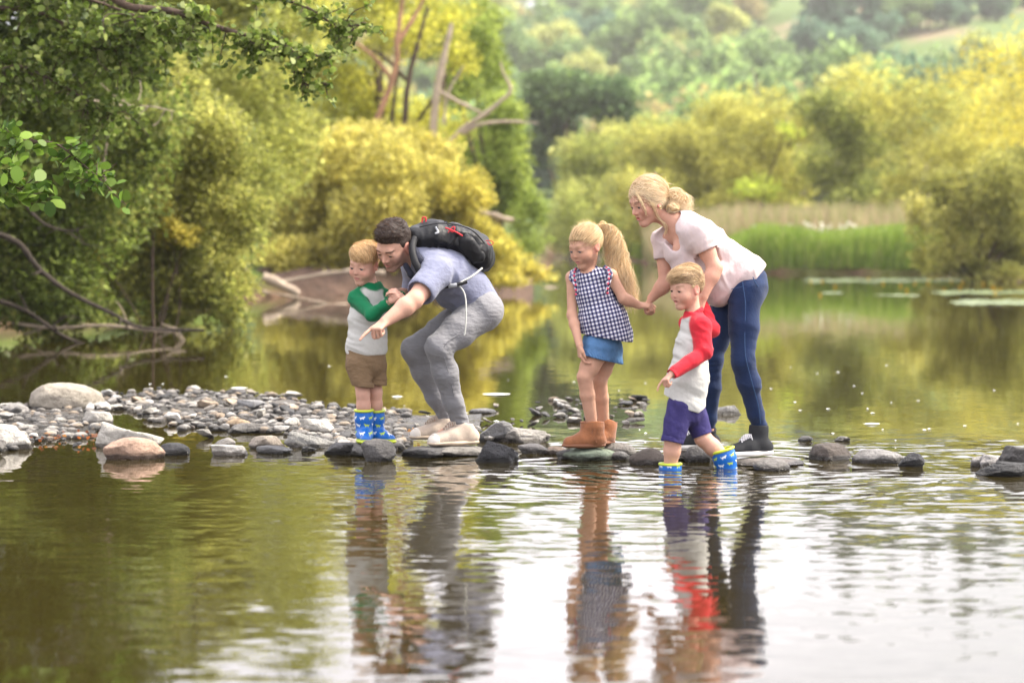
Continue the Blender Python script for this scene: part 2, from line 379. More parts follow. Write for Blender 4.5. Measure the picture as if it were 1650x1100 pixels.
def tree(label, cat, Y, clumps, n, size, pal, trunk_px, r0, seed, group=None, name='tree', bark=None, nl=7, jy=1.0, dr=1.0, **kw):
    base = P(trunk_px[0], trunk_px[1], Y); bz = float(terr(np.array([base[0]]), np.array([Y]))[0]); root = empty(name, (base[0], Y, bz)); tag(root, label, cat, group)
    cl = pxclumps(clumps, Y, dr, jy, seed); crown('crown', cl, n, size, pal, root, seed, **kw)
    b = np.array([base[0], Y, bz-.15]); g = np.random.default_rng(seed+5); top = np.mean([c for c, r in cl], 0)
    paths = [([b, b*.5+top*.5+g.normal(size=3)*.1*np.array([1, 1, 0]), top], [r0, r0*.75, r0*.45])]
    for c, r in (cl if len(cl) <= nl else [cl[i] for i in g.choice(len(cl), nl, replace=False)]):
        st = b+(top-b)*g.uniform(.15, .6); paths.append(([st, st*.5+c*.5+g.normal(size=3)*.05*np.linalg.norm(c-st), c], [r0*.5, r0*.32, r0*.1]))
    limbs('trunk', paths, bark or M_BARK, root); return root
WILLOW = [(.14, .125, .030), (.19, .17, .036), (.25, .22, .046), (.30, .26, .07)]
YELLOW = [(.18, .155, .03), (.25, .215, .038), (.32, .27, .05), (.38, .32, .085)]
GREEN = [(.038, .072, .010), (.075, .12, .016), (.12, .175, .026), (.17, .23, .045)]
ALDER = [(.026, .038, .006), (.048, .064, .010), (.080, .102, .017), (.12, .14, .035)]
OLIVE = [(.08, .085, .020), (.115, .12, .026), (.16, .16, .036), (.21, .20, .055)]
DARKG = [(.02, .038, .016), (.035, .06, .022), (.055, .085, .03), (.08, .11, .04)]
# left bank, near: dark mixed bushes overhanging the water
tree('big olive green alder bush at the left edge, overhanging its dark limbs', 'bush', 28.5,
     [(40, 330, 130, 110), (30, 420, 110, 90), (150, 290, 120, 110), (120, 400, 110, 80), (200, 200, 120, 100), (60, 200, 130, 100), (90, 480, 110, 45), (40, 512, 90, 22), (180, 505, 90, 26), (-20, 440, 80, 60), (-60, 300, 120, 200), (-160, 400, 150, 150)], 52000, .078, ALDER[1:]+OLIVE[2:], (-60, 540), .12, 11, name='bush', sub=9, jy=1.0)
tree('tall olive bush behind, its pale outer leaves drooping to the water beside the log bank', 'bush', 30.5,
     [(300, 300, 95, 90), (330, 400, 80, 70), (290, 460, 100, 60), (360, 470, 55, 55), (250, 380, 90, 80), (320, 220, 80, 80), (210, 480, 80, 45), (390, 350, 40, 60), (260, 150, 70, 60), (180, 440, 90, 60), (120, 500, 90, 35), (200, 320, 90, 80), (240, 510, 70, 25)], 56000, .070, [(.10, .11, .024), (.16, .16, .035), (.22, .21, .05), (.29, .265, .075)], (270, 520), .10, 12, name='bush', sub=9, jy=1.0)
tree('bush with a patch of yellow leaves inside the left bank thicket', 'bush', 29.2, [(270, 365, 30, 30), (255, 340, 22, 18), (300, 380, 20, 20), (160, 410, 14, 12)], 2200, .055, YELLOW, (262, 500), .03, 13, name='bush', sub=4, jy=.4)
tree('tall leafy tree whose dark crown fills the upper left corner', 'tree', 24.0,
     [(40, 60, 160, 110), (190, 60, 110, 80), (110, 160, 120, 90), (20, 190, 120, 80), (-100, 100, 150, 200), (0, -150, 220, 180), (200, -120, 120, 130), (-150, -300, 250, 200), (60, -380, 220, 170), (-300, -100, 250, 250), (-60, -620, 240, 200), (250, -280, 90, 100), (160, -560, 130, 120), (320, -110, 60, 80), (310, -230, 75, 110), (200, -330, 140, 120), (320, -350, 70, 80), (120, -250, 130, 120)], 90000, .085, [(.022, .034, .006), (.045, .062, .010), (.075, .098, .017), (.12, .145, .035), (.17, .20, .055)], (-560, 560), .30, 14, sub=8, jy=1.8)
tree('dark green bank bush mostly outside the left edge, beyond the long leaning trunk', 'bush', 30.0, [(-200, 440, 110, 90), (-330, 400, 130, 130), (-120, 470, 90, 60), (-420, 460, 120, 80), (-260, 500, 120, 40)], 14000, .11, ALDER[1:]+OLIVE[1:3], (-250, 540), .10, 23, name='bush', sub=8, jy=1.2)
# middle distance on the left: lighter trees
tree('pale yellow green tree rising behind the left bank bushes', 'tree', 41.0,
     [(230, 120, 90, 80), (230, 260, 90, 90), (150, 200, 90, 90), (300, 420, 110, 60), (330, 130, 100, 80), (430, 120, 80, 80), (420, 230, 90, 90), (380, 320, 90, 80), (480, 60, 80, 70), (360, 40, 90, 70), (280, 20, 90, 60), (420, -40, 110, 60), (300, -70, 110, 70)], 44000, .10, [(.12, .13, .028), (.18, .185, .04), (.24, .235, .055), (.30, .28, .08)], (380, 500), .14, 15, sub=8, jy=1.5)
tree('broad golden willow bush behind the crouching man, reaching down to the log bank', 'bush', 51.0,
     [(470, 330, 80, 70), (540, 300, 90, 80), (630, 300, 90, 80), (700, 320, 70, 70), (520, 390, 90, 50), (600, 390, 90, 45), (680, 390, 70, 45), (740, 340, 50, 50), (460, 410, 50, 35), (470, 425, 60, 22), (560, 428, 70, 20), (660, 430, 70, 24), (740, 425, 40, 28), (580, 240, 80, 50), (660, 250, 70, 45)], 56000, .115, WILLOW[1:]+[(.28, .24, .045)], (600, 470), .10, 16, name='bush', sub=9, jy=1.5)
tree('bright yellow leaved branchy bush leaning out over the water behind the backpack', 'bush', 50.0,
     [(770, 370, 45, 25), (800, 400, 45, 24), (830, 425, 42, 20), (862, 440, 30, 12), (780, 440, 50, 22), (740, 300, 40, 50), (770, 320, 36, 22), (735, 400, 35, 35), (600, 290, 60, 30), (815, 452, 45, 12)], 13000, .085, YELLOW, (700, 470), .06, 17, name='bush', sub=7, jy=.8)
tree('yellow green willow tree with bare reddish trunks above the golden bush', 'tree', 55.0,
     [(500, 170, 80, 70), (590, 180, 80, 60), (560, 100, 70, 55), (650, 60, 60, 50), (710, 20, 60, 45), (620, 0, 80, 40), (520, 30, 70, 50), (690, 210, 60, 45), (450, 250, 60, 60), (740, 90, 30, 40), (600, -40, 80, 30)], 26000, .10, [(.15, .15, .02), (.23, .22, .032), (.32, .29, .045), (.28, .31, .06)], (640, 470), .14, 18, sub=9, jy=1.5)
T_ = bpy.data.objects['tree.002'] if 'tree.002' in bpy.data.objects else None
def bare(name, label, cat, Y, paths, m):
    r = empty(name, P(paths[0][0][0][0], 470, Y)); r.location.z = .2; tag(r, label, cat)
    limbs('trunk', [([P(x, y, Y+dd) for x, y, dd in a], rr) for a, rr in paths], m, r, .03); return r
bare('bare_tree', 'leaning reddish bare trunk, leftmost of the two above the golden bush', 'tree', 53.0, [([(560, 460, 0), (560, 320, 0), (632, 130, 0), (640, 60, 0), (652, -20, 0)], [.09, .08, .07, .06, .045]), ([(632, 130, 0), (600, 90, 0), (560, 60, .3)], [.06, .045, .02]), ([(640, 70, 0), (672, 20, .2), (690, -20, .3)], [.06, .045, .03])], M_BARKR)
bare('bare_tree', 'mossy forked trunk with dead grey side branches, between the two reddish ones', 'tree', 53.4, [([(660, 460, 0), (650, 300, 0), (655, 155, 0), (672, 75, 0), (690, 10, 0)], [.09, .08, .065, .05, .03]), ([(655, 130, 0), (628, 100, 0), (590, 75, 0)], [.05, .04, .02])], M_BARK)
bare('bare_tree', 'pale pinkish broken trunk with a long dead limb, rightmost above the golden bush', 'tree', 52.6, [([(690, 460, 0), (692, 300, 0), (702, 164, 0), (715, 95, 0), (728, 38, 0)], [.10, .09, .085, .075, .05]), ([(700, 260, 0), (741, 212, 0), (780, 185, 0), (806, 164, 0), (823, 145, 0), (812, 120, 0), (806, 100, 0)], [.05, .055, .055, .045, .035, .025, .015]), ([(745, 215, 0), (775, 200, 0), (820, 196, 0), (868, 199, 0)], [.05, .045, .035, .015]), ([(708, 148, 0), (740, 165, 0), (775, 182, 0)], [.045, .04, .03]), ([(715, 200, 0), (722, 150, 0), (748, 105, 0)], [.035, .03, .015])], M_DEAD)
tree('bright green drooping tree standing right of the bare trunks', 'tree', 66.0,
     [(770, 60, 45, 50), (790, 120, 40, 50), (740, 130, 50, 50), (800, 180, 50, 40), (820, 240, 40, 45), (760, 230, 60, 50), (830, 300, 40, 45), (790, 300, 60, 50), (850, 350, 30, 40), (840, 390, 40, 18), (780, 20, 30, 30), (720, 60, 50, 50)], 30000, .11, [(.085, .11, .02), (.135, .165, .03), (.19, .22, .04), (.25, .27, .06)], (800, 430), .16, 19, sub=9, jy=1.6, droop=.6)
# far valley floor and right bank
tree('dark round broadleaf tree at the foot of the wooded hill, left of centre', 'tree', 170.0, [(930, 150, 75, 40), (880, 170, 50, 40), (980, 165, 50, 30), (900, 210, 45, 35), (870, 235, 30, 30)], 16000, .42, DARKG[1:]+GREEN[2:3], (920, 300), .4, 20, sub=8, jy=6)
RBANK = [
 ('olive willow bush closing the river bend behind the girl', 118, [(930, 290, 45, 60), (960, 250, 50, 45), (1000, 230, 60, 40), (920, 350, 40, 50), (940, 390, 50, 25), (900, 370, 30, 30), (980, 330, 60, 60), (1000, 380, 50, 40), (1060, 220, 60, 30)], 42000, .20, OLIVE[1:]+WILLOW[2:3], (960, 400)),
 ('rounded olive willow behind the woman\'s head', 108, [(1080, 260, 70, 55), (1130, 230, 70, 50), (1060, 330, 60, 50), (1120, 320, 70, 45), (1180, 290, 60, 50), (1020, 300, 40, 50), (1060, 375, 60, 35), (1120, 360, 60, 30), (1180, 335, 50, 25)], 42000, .19, WILLOW[:3]+OLIVE[3:], (1100, 400)),
 ('golden green willow right of the woman\'s back, above the pale reeds', 104, [(1200, 220, 70, 60), (1260, 200, 70, 55), (1220, 290, 60, 35), (1290, 280, 60, 40), (1170, 180, 60, 30), (1230, 325, 70, 18)], 40000, .19, WILLOW[:4], (1240, 380)),
 ('lime tipped small shrub in front of the tall willows', 98, [(1225, 300, 35, 22), (1200, 305, 26, 18), (1268, 210, 22, 12)], 4000, .15, [(.14, .16, .02), (.24, .26, .03), (.36, .38, .05)], (1225, 350)),
 ('darker green willow with a deep hollow, right of centre', 100, [(1350, 200, 60, 60), (1400, 220, 60, 70), (1340, 280, 50, 40), (1400, 300, 60, 30), (1320, 170, 50, 35), (1380, 325, 70, 18)], 40000, .18, OLIVE, (1370, 380)),
 ('wide willow with ochre top spreading at the right', 94, [(1470, 190, 80, 60), (1540, 160, 80, 60), (1430, 145, 70, 40), (1500, 270, 80, 50), (1600, 250, 80, 60), (1460, 300, 50, 25), (1500, 325, 80, 25), (1580, 320, 80, 30), (1380, 130, 50, 25)], 50000, .17, WILLOW, (1500, 380)),
 ('tallest yellow green willow at the right edge of the frame', 88, [(1590, 115, 60, 50), (1640, 100, 70, 55), (1700, 110, 80, 80), (1640, 160, 70, 70), (1660, 220, 70, 60), (1580, 200, 50, 40), (1740, 260, 80, 80), (1660, 300, 70, 40)], 30000, .16, [(.17, .14, .022), (.26, .21, .03), (.36, .28, .04)], (1660, 380)),
]
for i, (lb, Yd, cl, n, sz, pal, tp) in enumerate(RBANK):
    cl = cl+[(q[0], (q[1]+q[3]*.5+340)/2, q[2]*.95, (340-q[1]-q[3]*.5)/2+14, Yd-3.5) for q in cl if q[1]+q[3] < 318]
    tree(lb, 'willow', Yd, cl, int(n*1.25), sz, np.array(pal)*(1.13, 1.19, 1.20), tp, .14, 40+i, nl=4, name='willow', group='willows on the far right bank', sub=9, jy=3)
tree('grey green leafy bush overhanging the water at the right edge, above the lily pads', 'bush', 62.0, [(1560, 330, 60, 55), (1620, 320, 60, 70), (1530, 390, 50, 45), (1590, 400, 60, 45), (1650, 400, 60, 60), (1690, 330, 60, 90), (1500, 350, 35, 40), (1500, 415, 40, 28), (1550, 430, 60, 22), (1530, 300, 40, 30), (1640, 260, 40, 30), (1620, 445, 50, 18)], 34000, .11, [(.11, .11, .026), (.16, .155, .035), (.22, .20, .05), (.28, .25, .075)], (1600, 450), .12, 60, name='bush', sub=9, jy=1.5)
# reeds and grass on the right bank
def grass(name, x0, x1, y0, y1, n, h, cols, seed, wd=.02, lean=.25, heads=None):
    g = np.random.default_rng(seed); Y = g.uniform(y0, y1, n); X = g.uniform(x0, x1, n); l, r = bankx(Y); k = (X > r+.02); X, Y = X[k], Y[k]; n = len(X)
    Z = terr(X, Y); hh = h*(.35+.9*g.random(n)**1.3)*(.7+.6*fbm(np.stack([X*.5, Y*.3, X*0], -1), 2)); b = np.stack([X, Y, Z-.05], -1); a = g.random(n)*6.28
    dv = np.stack([np.cos(a), np.sin(a), 0*a], -1)*(hh*lean*g.random(n))[:, None]; sd_ = np.stack([np.ones(n), .3*g.normal(size=n), 0*a], -1)*wd*.5
    up = np.array([0, 0, 1.])*hh[:, None]; m = b+up*.55+dv*.35; tp = b+up+dv
    V = np.stack([b-sd_, b+sd_, m+sd_*.8, m-sd_*.8, tp+sd_*.15, tp-sd_*.15], 1).reshape(-1, 3); i = np.arange(n)[:, None]*6; F = np.concatenate([i+np.array([[0, 1, 2, 3]]), i+np.array([[3, 2, 4, 5]])])
    c = np.array(cols); t = g.random(n)*(len(c)-1); j = t.astype(int); f = (t-j)[:, None]; C = (c[j]*(1-f)+c[np.minimum(j+1, len(c)-1)]*f)*(1+.15*g.normal(size=(n, 1)))
    return tag(mesh(name, V, F, M_LEAF, smooth=False, col=np.repeat(np.clip(C, .01, 1), 6, 0)), kind='stuff')
tag(grass('reeds', 5.8, 14.5, 73.9, 79, 44000, .80, [(.13, .21, .025), (.20, .31, .04), (.29, .39, .06), (.34, .36, .12)], 5, wd=.035), 'tall green reeds along the right bank at the water\'s edge', 'reeds')
tag(grass('seeding_grass', 5.6, 20, 78.6, 104, 52000, 1.45, [(.40, .29, .17), (.50, .38, .24), (.30, .31, .12), (.24, .27, .08)], 6, wd=.045), 'pale pinkish seeding grass behind the green reeds', 'grass')
tag(grass('bank_grass', 5.0, 8, 80, 180, 9000, .9, [(.10, .15, .02), (.2, .24, .04)], 8, wd=.06), 'green grass along the far right bank', 'grass')
g = np.random.default_rng(9); n = 260; pos = np.stack([g.normal(10.6, 1.1, n), g.uniform(75.5, 79, n), .75+g.random(n)*.75], -1); pos[:, 2] += .05*(pos[:, 1]-76)
V, F, C = leaves(pos, .10, np.tile((.75, .72, .60), (n, 1)), aspect=.9); tag(mesh('meadowsweet', V, F, M_LEAF, smooth=False, col=C), 'creamy white flower heads above the reeds beside the right bush', 'flowers', kind='stuff')
# lily pads and foam
def discs(name, pts, r, col, m, z=.004, n=9, ell=1.0):
    V = []; F = []
    th = np.linspace(0.15, 6.1, n)
    for i, (x, y) in enumerate(pts):
        rr = r*(.6+.8*rng.random()); V += [(x+rr*math.cos(a), y+rr*ell*math.sin(a), z+.002*math.sin(3*a+i)) for a in th]
    V = np.array(V); q = np.arange(len(pts))[:, None]*n; F = np.concatenate([q+np.array([[0, 1, 2, 3]]), q+np.array([[0, 3, 4, 5]]), q+np.array([[0, 5, 6, 8]]), q+np.array([[6, 7, 8, 8]])[:, :4]])
    F = F[:len(pts)*3]; return mesh(name, V, F, m, smooth=False, col=np.tile(col, (len(V), 1)))
M_PAD = mat('lily_pad', (.22, .28, .12), rough=.22, spec=.9, noise=(3, .2))
for lb, x0, x1, yy, nn_, dy in (('long mat of lily pads with yellow flowers near the reeds', 1300, 1605, 452, 520, 3.5), ('mat of lily pads below the right bush', 1510, 1680, 471, 260, 3), ('nearest mat of lily pads at the right edge', 1540, 1680, 487, 260, 4), ('small patch of lily pads left of the long mat', 1330, 1352, 472, 24, 1), ('two little patches of lily pads in mid water', 1418, 1475, 476, 36, 1.2)):
    pts = [G(g.uniform(x0, x1), yy+g.normal()*dy*.5)[:2] for _ in range(nn_)]; tag(discs('lily_pads', pts, .12, (.3, .4, .2), M_PAD), lb, 'lily pads', kind='stuff')
pts = [G(g.uniform(1300, 1640), g.uniform(448, 478)) for _ in range(26)]; f = SDF(); 
V, F = join([tube([q+np.array([0, 0, .0]), q+np.array([0, 0, .05])], [.012, .035], 6) for q in pts]); tag(mesh('lily_flowers', V, F, mat('yellow_flower', (.75, .45, .03))), 'small yellow water lily flowers among the pads', 'flowers', kind='stuff')
M_FOAM = mat('foam', (.80, .80, .78), rough=.9)
pts = []
for _ in range(55):
    x = g.uniform(0, 1650); y = 585+130*g.random()**.8
    if 640 < y < 715 and x < 560: continue
    pts.append(G(x, y)[:2])
o = discs('foam_flecks', pts, .010, (.8, .8, .8), M_FOAM, ell=1.6, z=.005); tag(o, 'tiny white foam flecks drifting on the calm water behind the stones', 'foam', kind='stuff')
for x, y, w_ in ((1405, 684, 13), (785, 664, 6), (800, 680, 5), (385, 626, 14), (455, 638, 10), (640, 640, 9), (800, 636, 22), (1128, 640, 4)):
    q = G(x, y); a = [q+np.array([math.cos(t)*w_*q[1]/FPX*(1+.15*math.sin(3*t)), math.sin(t)*w_*.8*q[1]/FPX, .006]) for t in np.linspace(0, 6.28, 14)[:-1]]
    V = np.array(a+[q+np.array([0, 0, .012])]); F = np.array([[i, (i+1) % 13, 13, 13] for i in range(13)]); V2, F2 = V, np.array([[i, (i+1) % 13, 13] for i in range(13)])
    tag(mesh('foam_patch', V2, F2, M_FOAM), 'flat pale raft of foam floating on the calm water behind the stones', 'foam', group='foam rafts on the calm water')
# ------------------------------------------------------------------ stones
import bmesh
def ico(sub):
    bm = bmesh.new(); bmesh.ops.create_icosphere(bm, subdivisions=sub, radius=1); V = np.array([v.co[:] for v in bm.verts]); F = np.array([[v.index for v in f.verts] for f in bm.faces]); bm.free(); return V, F
ICO = {k: ico(k) for k in (2, 3, 4, 5)}
def stone(sub, dims, ang, seed, rough=.06, flat=0, planes=None):
    """convex faceted pebble: ang 0 = rounded, 1 = slabby and angular; dims = full sizes"""
    g = np.random.default_rng(seed); D, F = ICO[sub]; nP = 13; n = nrm(g.normal(size=(nP, 3))); d = g.uniform(.72-.2*ang, 1.0-.1*ang, nP)
    if flat: n = np.concatenate([n, [[.08, .05, 1], [0, .1, -1]]]); n = nrm(n); d = np.concatenate([d, [.55, .6]])
    q = np.maximum(D@n.T, 1e-4); r = d[None]/q; p_ = 16+60*ang; rr = (np.minimum(r, 5)**(-p_)).sum(1)**(-1/p_); rr = np.minimum(rr, 1.25)
    V = D*(rr/rr.mean()*min(1, ang*1.5)+(1-min(1, ang*1.5)))[:, None]; V = V/np.abs(V).max(0); V = V*(1+rough*((fbm(V*2.2+seed, 4)-.47)*2)[:, None]); V = V+nrm(V)*((fbm(V*9+seed, 3)-.47)*rough*.5)[:, None]
    if ang > .4: rg = 1-np.abs(fbm(V*np.array([2.6, 2.6, 5])+seed*3, 3)*2-.95)*2.2; V = V+nrm(V)*(np.clip(rg, 0, 1)[:, None]-.5)*.09*ang
    if ang > .6: V[:, 2] += .05*np.round(V[:, 2]*4)/4*np.sin(V[:, 0]*3+seed)      # bedding
    return V*np.array(dims)*.5, F
def stonemat(name, wetz=True, rand=False, c1=(.24, .23, .215), c2=(.36, .34, .31)):
    m = bpy.data.materials.new(name); m.use_nodes = True; t = m.node_tree; b = t.nodes['Principled BSDF']; L = t.links.new
    tcn = N(t, 'ShaderNodeTexCoord'); geo = N(t, 'ShaderNodeNewGeometry'); sep = N(t, 'ShaderNodeSeparateXYZ'); L(geo.outputs['Position'], sep.inputs[0])
    n1 = N(t, 'ShaderNodeTexNoise'); n1.inputs['Scale'].default_value = 9; n1.inputs['Detail'].default_value = 8; n1.inputs['Roughness'].default_value = .7; L(geo.outputs['Position'], n1.inputs['Vector'])
    cr = N(t, 'ShaderNodeValToRGB'); e = cr.color_ramp.elements; e[0].position = .33; e[0].color = (.66, .64, .61, 1); e[1].position = .66; e[1].color = (1.38, 1.36, 1.32, 1); L(n1.outputs['Fac'], cr.inputs[0])
    if rand:
        oi = N(t, 'ShaderNodeObjectInfo'); r = N(t, 'ShaderNodeValToRGB'); r.color_ramp.interpolation = 'CONSTANT'; e = r.color_ramp.elements
        cs = [(.36, .345, .32), (.50, .475, .44), (.10, .098, .098), (.60, .57, .52), (.36, .32, .27), (.48, .47, .46), (.19, .18, .17), (.52, .41, .31), (.66, .63, .59), (.07, .07, .072)]
        e[0].color = (*cs[0], 1); e[1].position = .1; e[1].color = (*cs[1], 1)
        for i, c in enumerate(cs[2:]): x = e.new(.2+.1*i); x.color = (*c, 1)
        L(oi.outputs['Random'], r.inputs[0]); base = r.outputs[0]
    else:
        a = N(t, 'ShaderNodeAttribute', attribute_name='Col'); base = a.outputs['Color']
    mu = N(t, 'ShaderNodeMix', data_type='RGBA', blend_type='MULTIPLY'); mu.inputs[0].default_value = 1; L(base, mu.inputs[6]); L(cr.outputs[0], mu.inputs[7])
    wn = N(t, 'ShaderNodeTexNoise'); wn.inputs['Scale'].default_value = 14; L(geo.outputs['Position'], wn.inputs['Vector'])
    ad = N(t, 'ShaderNodeMath', operation='MULTIPLY_ADD'); L(wn.outputs['Fac'], ad.inputs[0]); ad.inputs[1].default_value = -.03; L(sep.outputs[2], ad.inputs[2])
    wr = N(t, 'ShaderNodeMapRange', interpolation_type='SMOOTHSTEP'); L(ad.outputs[0], wr.inputs[0]); wr.inputs[1].default_value = .003; wr.inputs[2].default_value = .018; wr.inputs[3].default_value = 1; wr.inputs[4].default_value = 0
    wm = N(t, 'ShaderNodeMix', data_type='RGBA', blend_type='MULTIPLY'); L(wr.outputs[0], wm.inputs[0]); L(mu.outputs[2], wm.inputs[6]); wm.inputs[7].default_value = (.25, .235, .22, 1)
    L(wm.outputs[2], b.inputs['Base Color'])
    rr = N(t, 'ShaderNodeMapRange'); L(wr.outputs[0], rr.inputs[0]); rr.inputs[3].default_value = .85; rr.inputs[4].default_value = .25; L(rr.outputs[0], b.inputs['Roughness'])
    bp = N(t, 'ShaderNodeBump'); bp.inputs['Distance'].default_value = .07; n2 = N(t, 'ShaderNodeTexNoise'); n2.inputs['Scale'].default_value = 22; n2.inputs['Detail'].default_value = 8; n2.inputs['Roughness'].default_value = .7; L(geo.outputs['Position'], n2.inputs['Vector']); L(n2.outputs['Fac'], bp.inputs['Height']); L(bp.outputs[0], b.inputs['Normal'])
    return m
M_STONE = stonemat('river_stone'); M_PEB = stonemat('pebble_stone', rand=True)
PALE, GREY, DARK, BLACK, PINK, BROWN, GREEN_S, WARM = (.60, .57, .52), (.34, .325, .31), (.13, .125, .125), (.045, .045, .05), (.54, .36, .27), (.19, .14, .11), (.27, .33, .25), (.42, .375, .31)
def rock(label, x0, x1, y0, y1, col, ang=.5, seed=0, flat=0, dr=.9, rot=0, tilt=0, sub=5, zoff=0, hh=None):
    """stone seen between x0..x1, y0 (top)..y1 (where its front meets the water)"""
    q = G((x0+x1)/2, y1); s = q[1]/FPX; w_ = (x1-x0)*s; dp = w_*dr; h_ = hh or max((y1-y0)*s-dp*.045, .03)
    V, F = stone(sub, (w_, dp, h_*1.5), ang, seed, rough=.06+.05*ang, flat=flat)
    rz = rot; ca, sa = math.cos(rz), math.sin(rz); V = V@np.array([[ca, sa, 0], [-sa, ca, 0], [0, 0, 1.]])
    if tilt: ct, st_ = math.cos(tilt), math.sin(tilt); V = V@np.array([[ct, 0, st_], [0, 1, 0], [-st_, 0, ct]])
    V = V*np.array([w_/(V[:, 0].max()-V[:, 0].min()), 1, 1]); V[:, 2] += h_-V[:, 2].max(); V[:, 0] -= (V[:, 0].max()+V[:, 0].min())/2
    c = np.array([q[0], q[1]+dp*.42, zoff]); n = fbm(V*6/ w_*.3+seed, 3)[:, None]; C = np.array(col)*(.75+.5*n)
    o = mesh('rock', V, F, M_STONE, col=C); o.location = c; tag(o, label, 'rock'); return o, c, h_
rock('large rounded grey brown boulder, biggest of the stones, at the back left', 38, 162, 614, 662, WARM, .15, 1, dr=.75)
rock('pale flat topped slab cut off by the left edge of the frame', -40, 50, 680, 724, PALE, .7, 2, flat=1)
rock('small grey cobble just left of the large boulder', -2, 44, 648, 668, GREY, .3, 3)
rock('pinkish speckled rock standing alone in the near water with its mirror image', 163, 262, 703, 741, PINK, .3, 4, dr=.7)
rock('long pale slab slanting down to the right behind the pinkish rock', 150, 262, 678, 722, PALE, .85, 5, flat=1, tilt=-.20, dr=.5)
rock('pale flat stone at the upper end of the slanting slab', 128, 180, 661, 684, PALE, .7, 6, flat=1)
rock('small black wet stone right of the pinkish rock', 252, 304, 712, 734, BLACK, .4, 7)
rock('pale thinly layered slab lying on top at the right end of the gravel bar', 474, 542, 673, 700, PALE, .85, 8, flat=1, dr=.6, zoff=.0)
rock('striped grey slab leaning under the pale layered slab', 455, 548, 694, 722, (.30, .295, .28), .9, 9, flat=1, tilt=-.16, dr=.6)
rock('rust stained pale stone at the front edge of the gravel bar', 397, 460, 700, 724, (.38, .33, .28), .5, 10)
rock('dark ribbed oval stone lying in front of the rust stained one', 410, 470, 716, 731, (.16, .16, .165), .3, 11)
rock('flat pale stone awash at the water\'s edge, left of the ribbed oval stone', 335, 400, 715, 735, PALE, .6, 12, flat=1)
rock('low grey hump with a dark foot at the waterline mid bar', 342, 378, 704, 722, (.28, .265, .25), .4, 13)
rock('long dark ledge of stone at the front of the upper gravel', 365, 445, 680, 698, (.20, .19, .18), .6, 14, dr=.5)
rock('orange tinted cobble in the middle of the gravel bar', 360, 404, 673, 690, (.42, .31, .20), .2, 15)
rock('white pointed stone topmost at the back of the gravel bar', 299, 323, 620, 631, (.52, .49, .46), .5, 16)
rock('broad pale grey slab at the back of the gravel bar', 378, 436, 642, 660, (.33, .33, .34), .7, 17, flat=1)
rock('black topped stone with a pale foot at the back of the gravel bar', 362, 396, 625, 638, DARK, .5, 18)
rock('rounded dark rock in front of the blond boy\'s lime and blue boots', 580, 638, 706, 744, DARK, .45, 19, dr=.8)
rock('dark wet slab left of the boots of the boy in green sleeves', 520, 590, 711, 733, (.13, .128, .13), .6, 20, flat=1)
rock('low grey stone under the toes of the lime and blue boots', 560, 636, 708, 736, (.17, .165, .16), .6, 120, flat=1, dr=1.4, hh=.066)
rock('flat dark slab under the crouching man\'s front shoe', 642, 722, 702, 738, (.12, .118, .12), .7, 21, flat=1, dr=1.3, hh=.050)
rock('broad grey slab beneath the crouching man\'s heels', 690, 795, 700, 736, (.28, .265, .245), .7, 22, flat=1, dr=1.2, hh=.050)
rock('upright grey slab with a black end face, right of the man\'s shoes', 768, 832, 676, 712, (.25, .25, .255), .9, 23, dr=.5)
rock('pale grey flat slab leaning beside the upright one', 798, 888, 688, 714, (.40, .38, .355), .85, 24, flat=1, tilt=-.08, dr=.7)
rock('jagged black rock with thin white veins, in front of the flat slabs', 757, 836, 709, 745, BLACK, .8, 25, dr=.7)
rock('low dark stone awash between the black rock and the girl', 834, 884, 714, 731, (.13, .125, .13), .4, 26)
rock('reddish brown stone at the toe of the girl\'s boot', 878, 922, 718, 732, BROWN, .4, 27)
rock('dark stone before the toe of the girl\'s near boot', 896, 942, 722, 740, DARK, .5, 28)
rock('smooth pale green flat stone beneath the girl\'s boots', 906, 996, 716, 742, GREEN_S, .3, 29, flat=1, dr=1.1, hh=.064)
rock('large round grey stone behind the girl\'s heels', 972, 1026, 712, 738, (.26, .245, .23), .25, 30)
rock('small smooth grey stone before the large round one', 984, 1016, 726, 741, (.21, .205, .20), .2, 31)
rock('dark brown hump between the girl and the wading boy', 1014, 1072, 721, 749, (.14, .115, .10), .35, 32)
rock('dark mottled stone between the wading boy\'s legs', 1104, 1154, 717, 745, DARK, .35, 33)
rock('grey stone under the woman\'s far shoe', 1078, 1150, 715, 742, (.27, .25, .235), .4, 34, flat=1, dr=1.4, hh=.045)
rock('broad low rock beneath the woman\'s near shoe', 1180, 1302, 716, 752, (.25, .225, .21), .35, 35, flat=1, dr=1.0, hh=.030)
rock('wet grey boulder in front of the woman\'s near shoe', 1216, 1276, 739, 759, (.22, .21, .20), .3, 36)
rock('round brownish black stone standing apart, right of the woman', 1308, 1376, 712, 742, (.12, .10, .088), .3, 37)
rock('long low grey stone awash, left of the small black stone', 1376, 1462, 722, 747, (.27, .26, .255), .3, 38)
rock('small black stone at the right end of the long grey one', 1449, 1492, 728, 752, BLACK, .5, 39)
rock('dark angular slab at the right edge of the frame', 1608, 1720, 715, 762, (.085, .08, .078), .8, 40)
rock('pale wedge of stone behind the dark slabs at the right edge', 1580, 1640, 731, 754, (.45, .43, .42), .7, 41, flat=1)
rock('low black slab in front of the pale wedge', 1576, 1664, 742, 768, (.05, .05, .052), .8, 42, flat=1)
rock('small grey mossy stone left of the pale wedge', 1566, 1600, 734, 752, GREY, .4, 43)
rock('pointed grey stone alone in the calm water between the woman\'s legs', 1148, 1196, 652, 668, (.24, .235, .23), .7, 44, dr=.7)
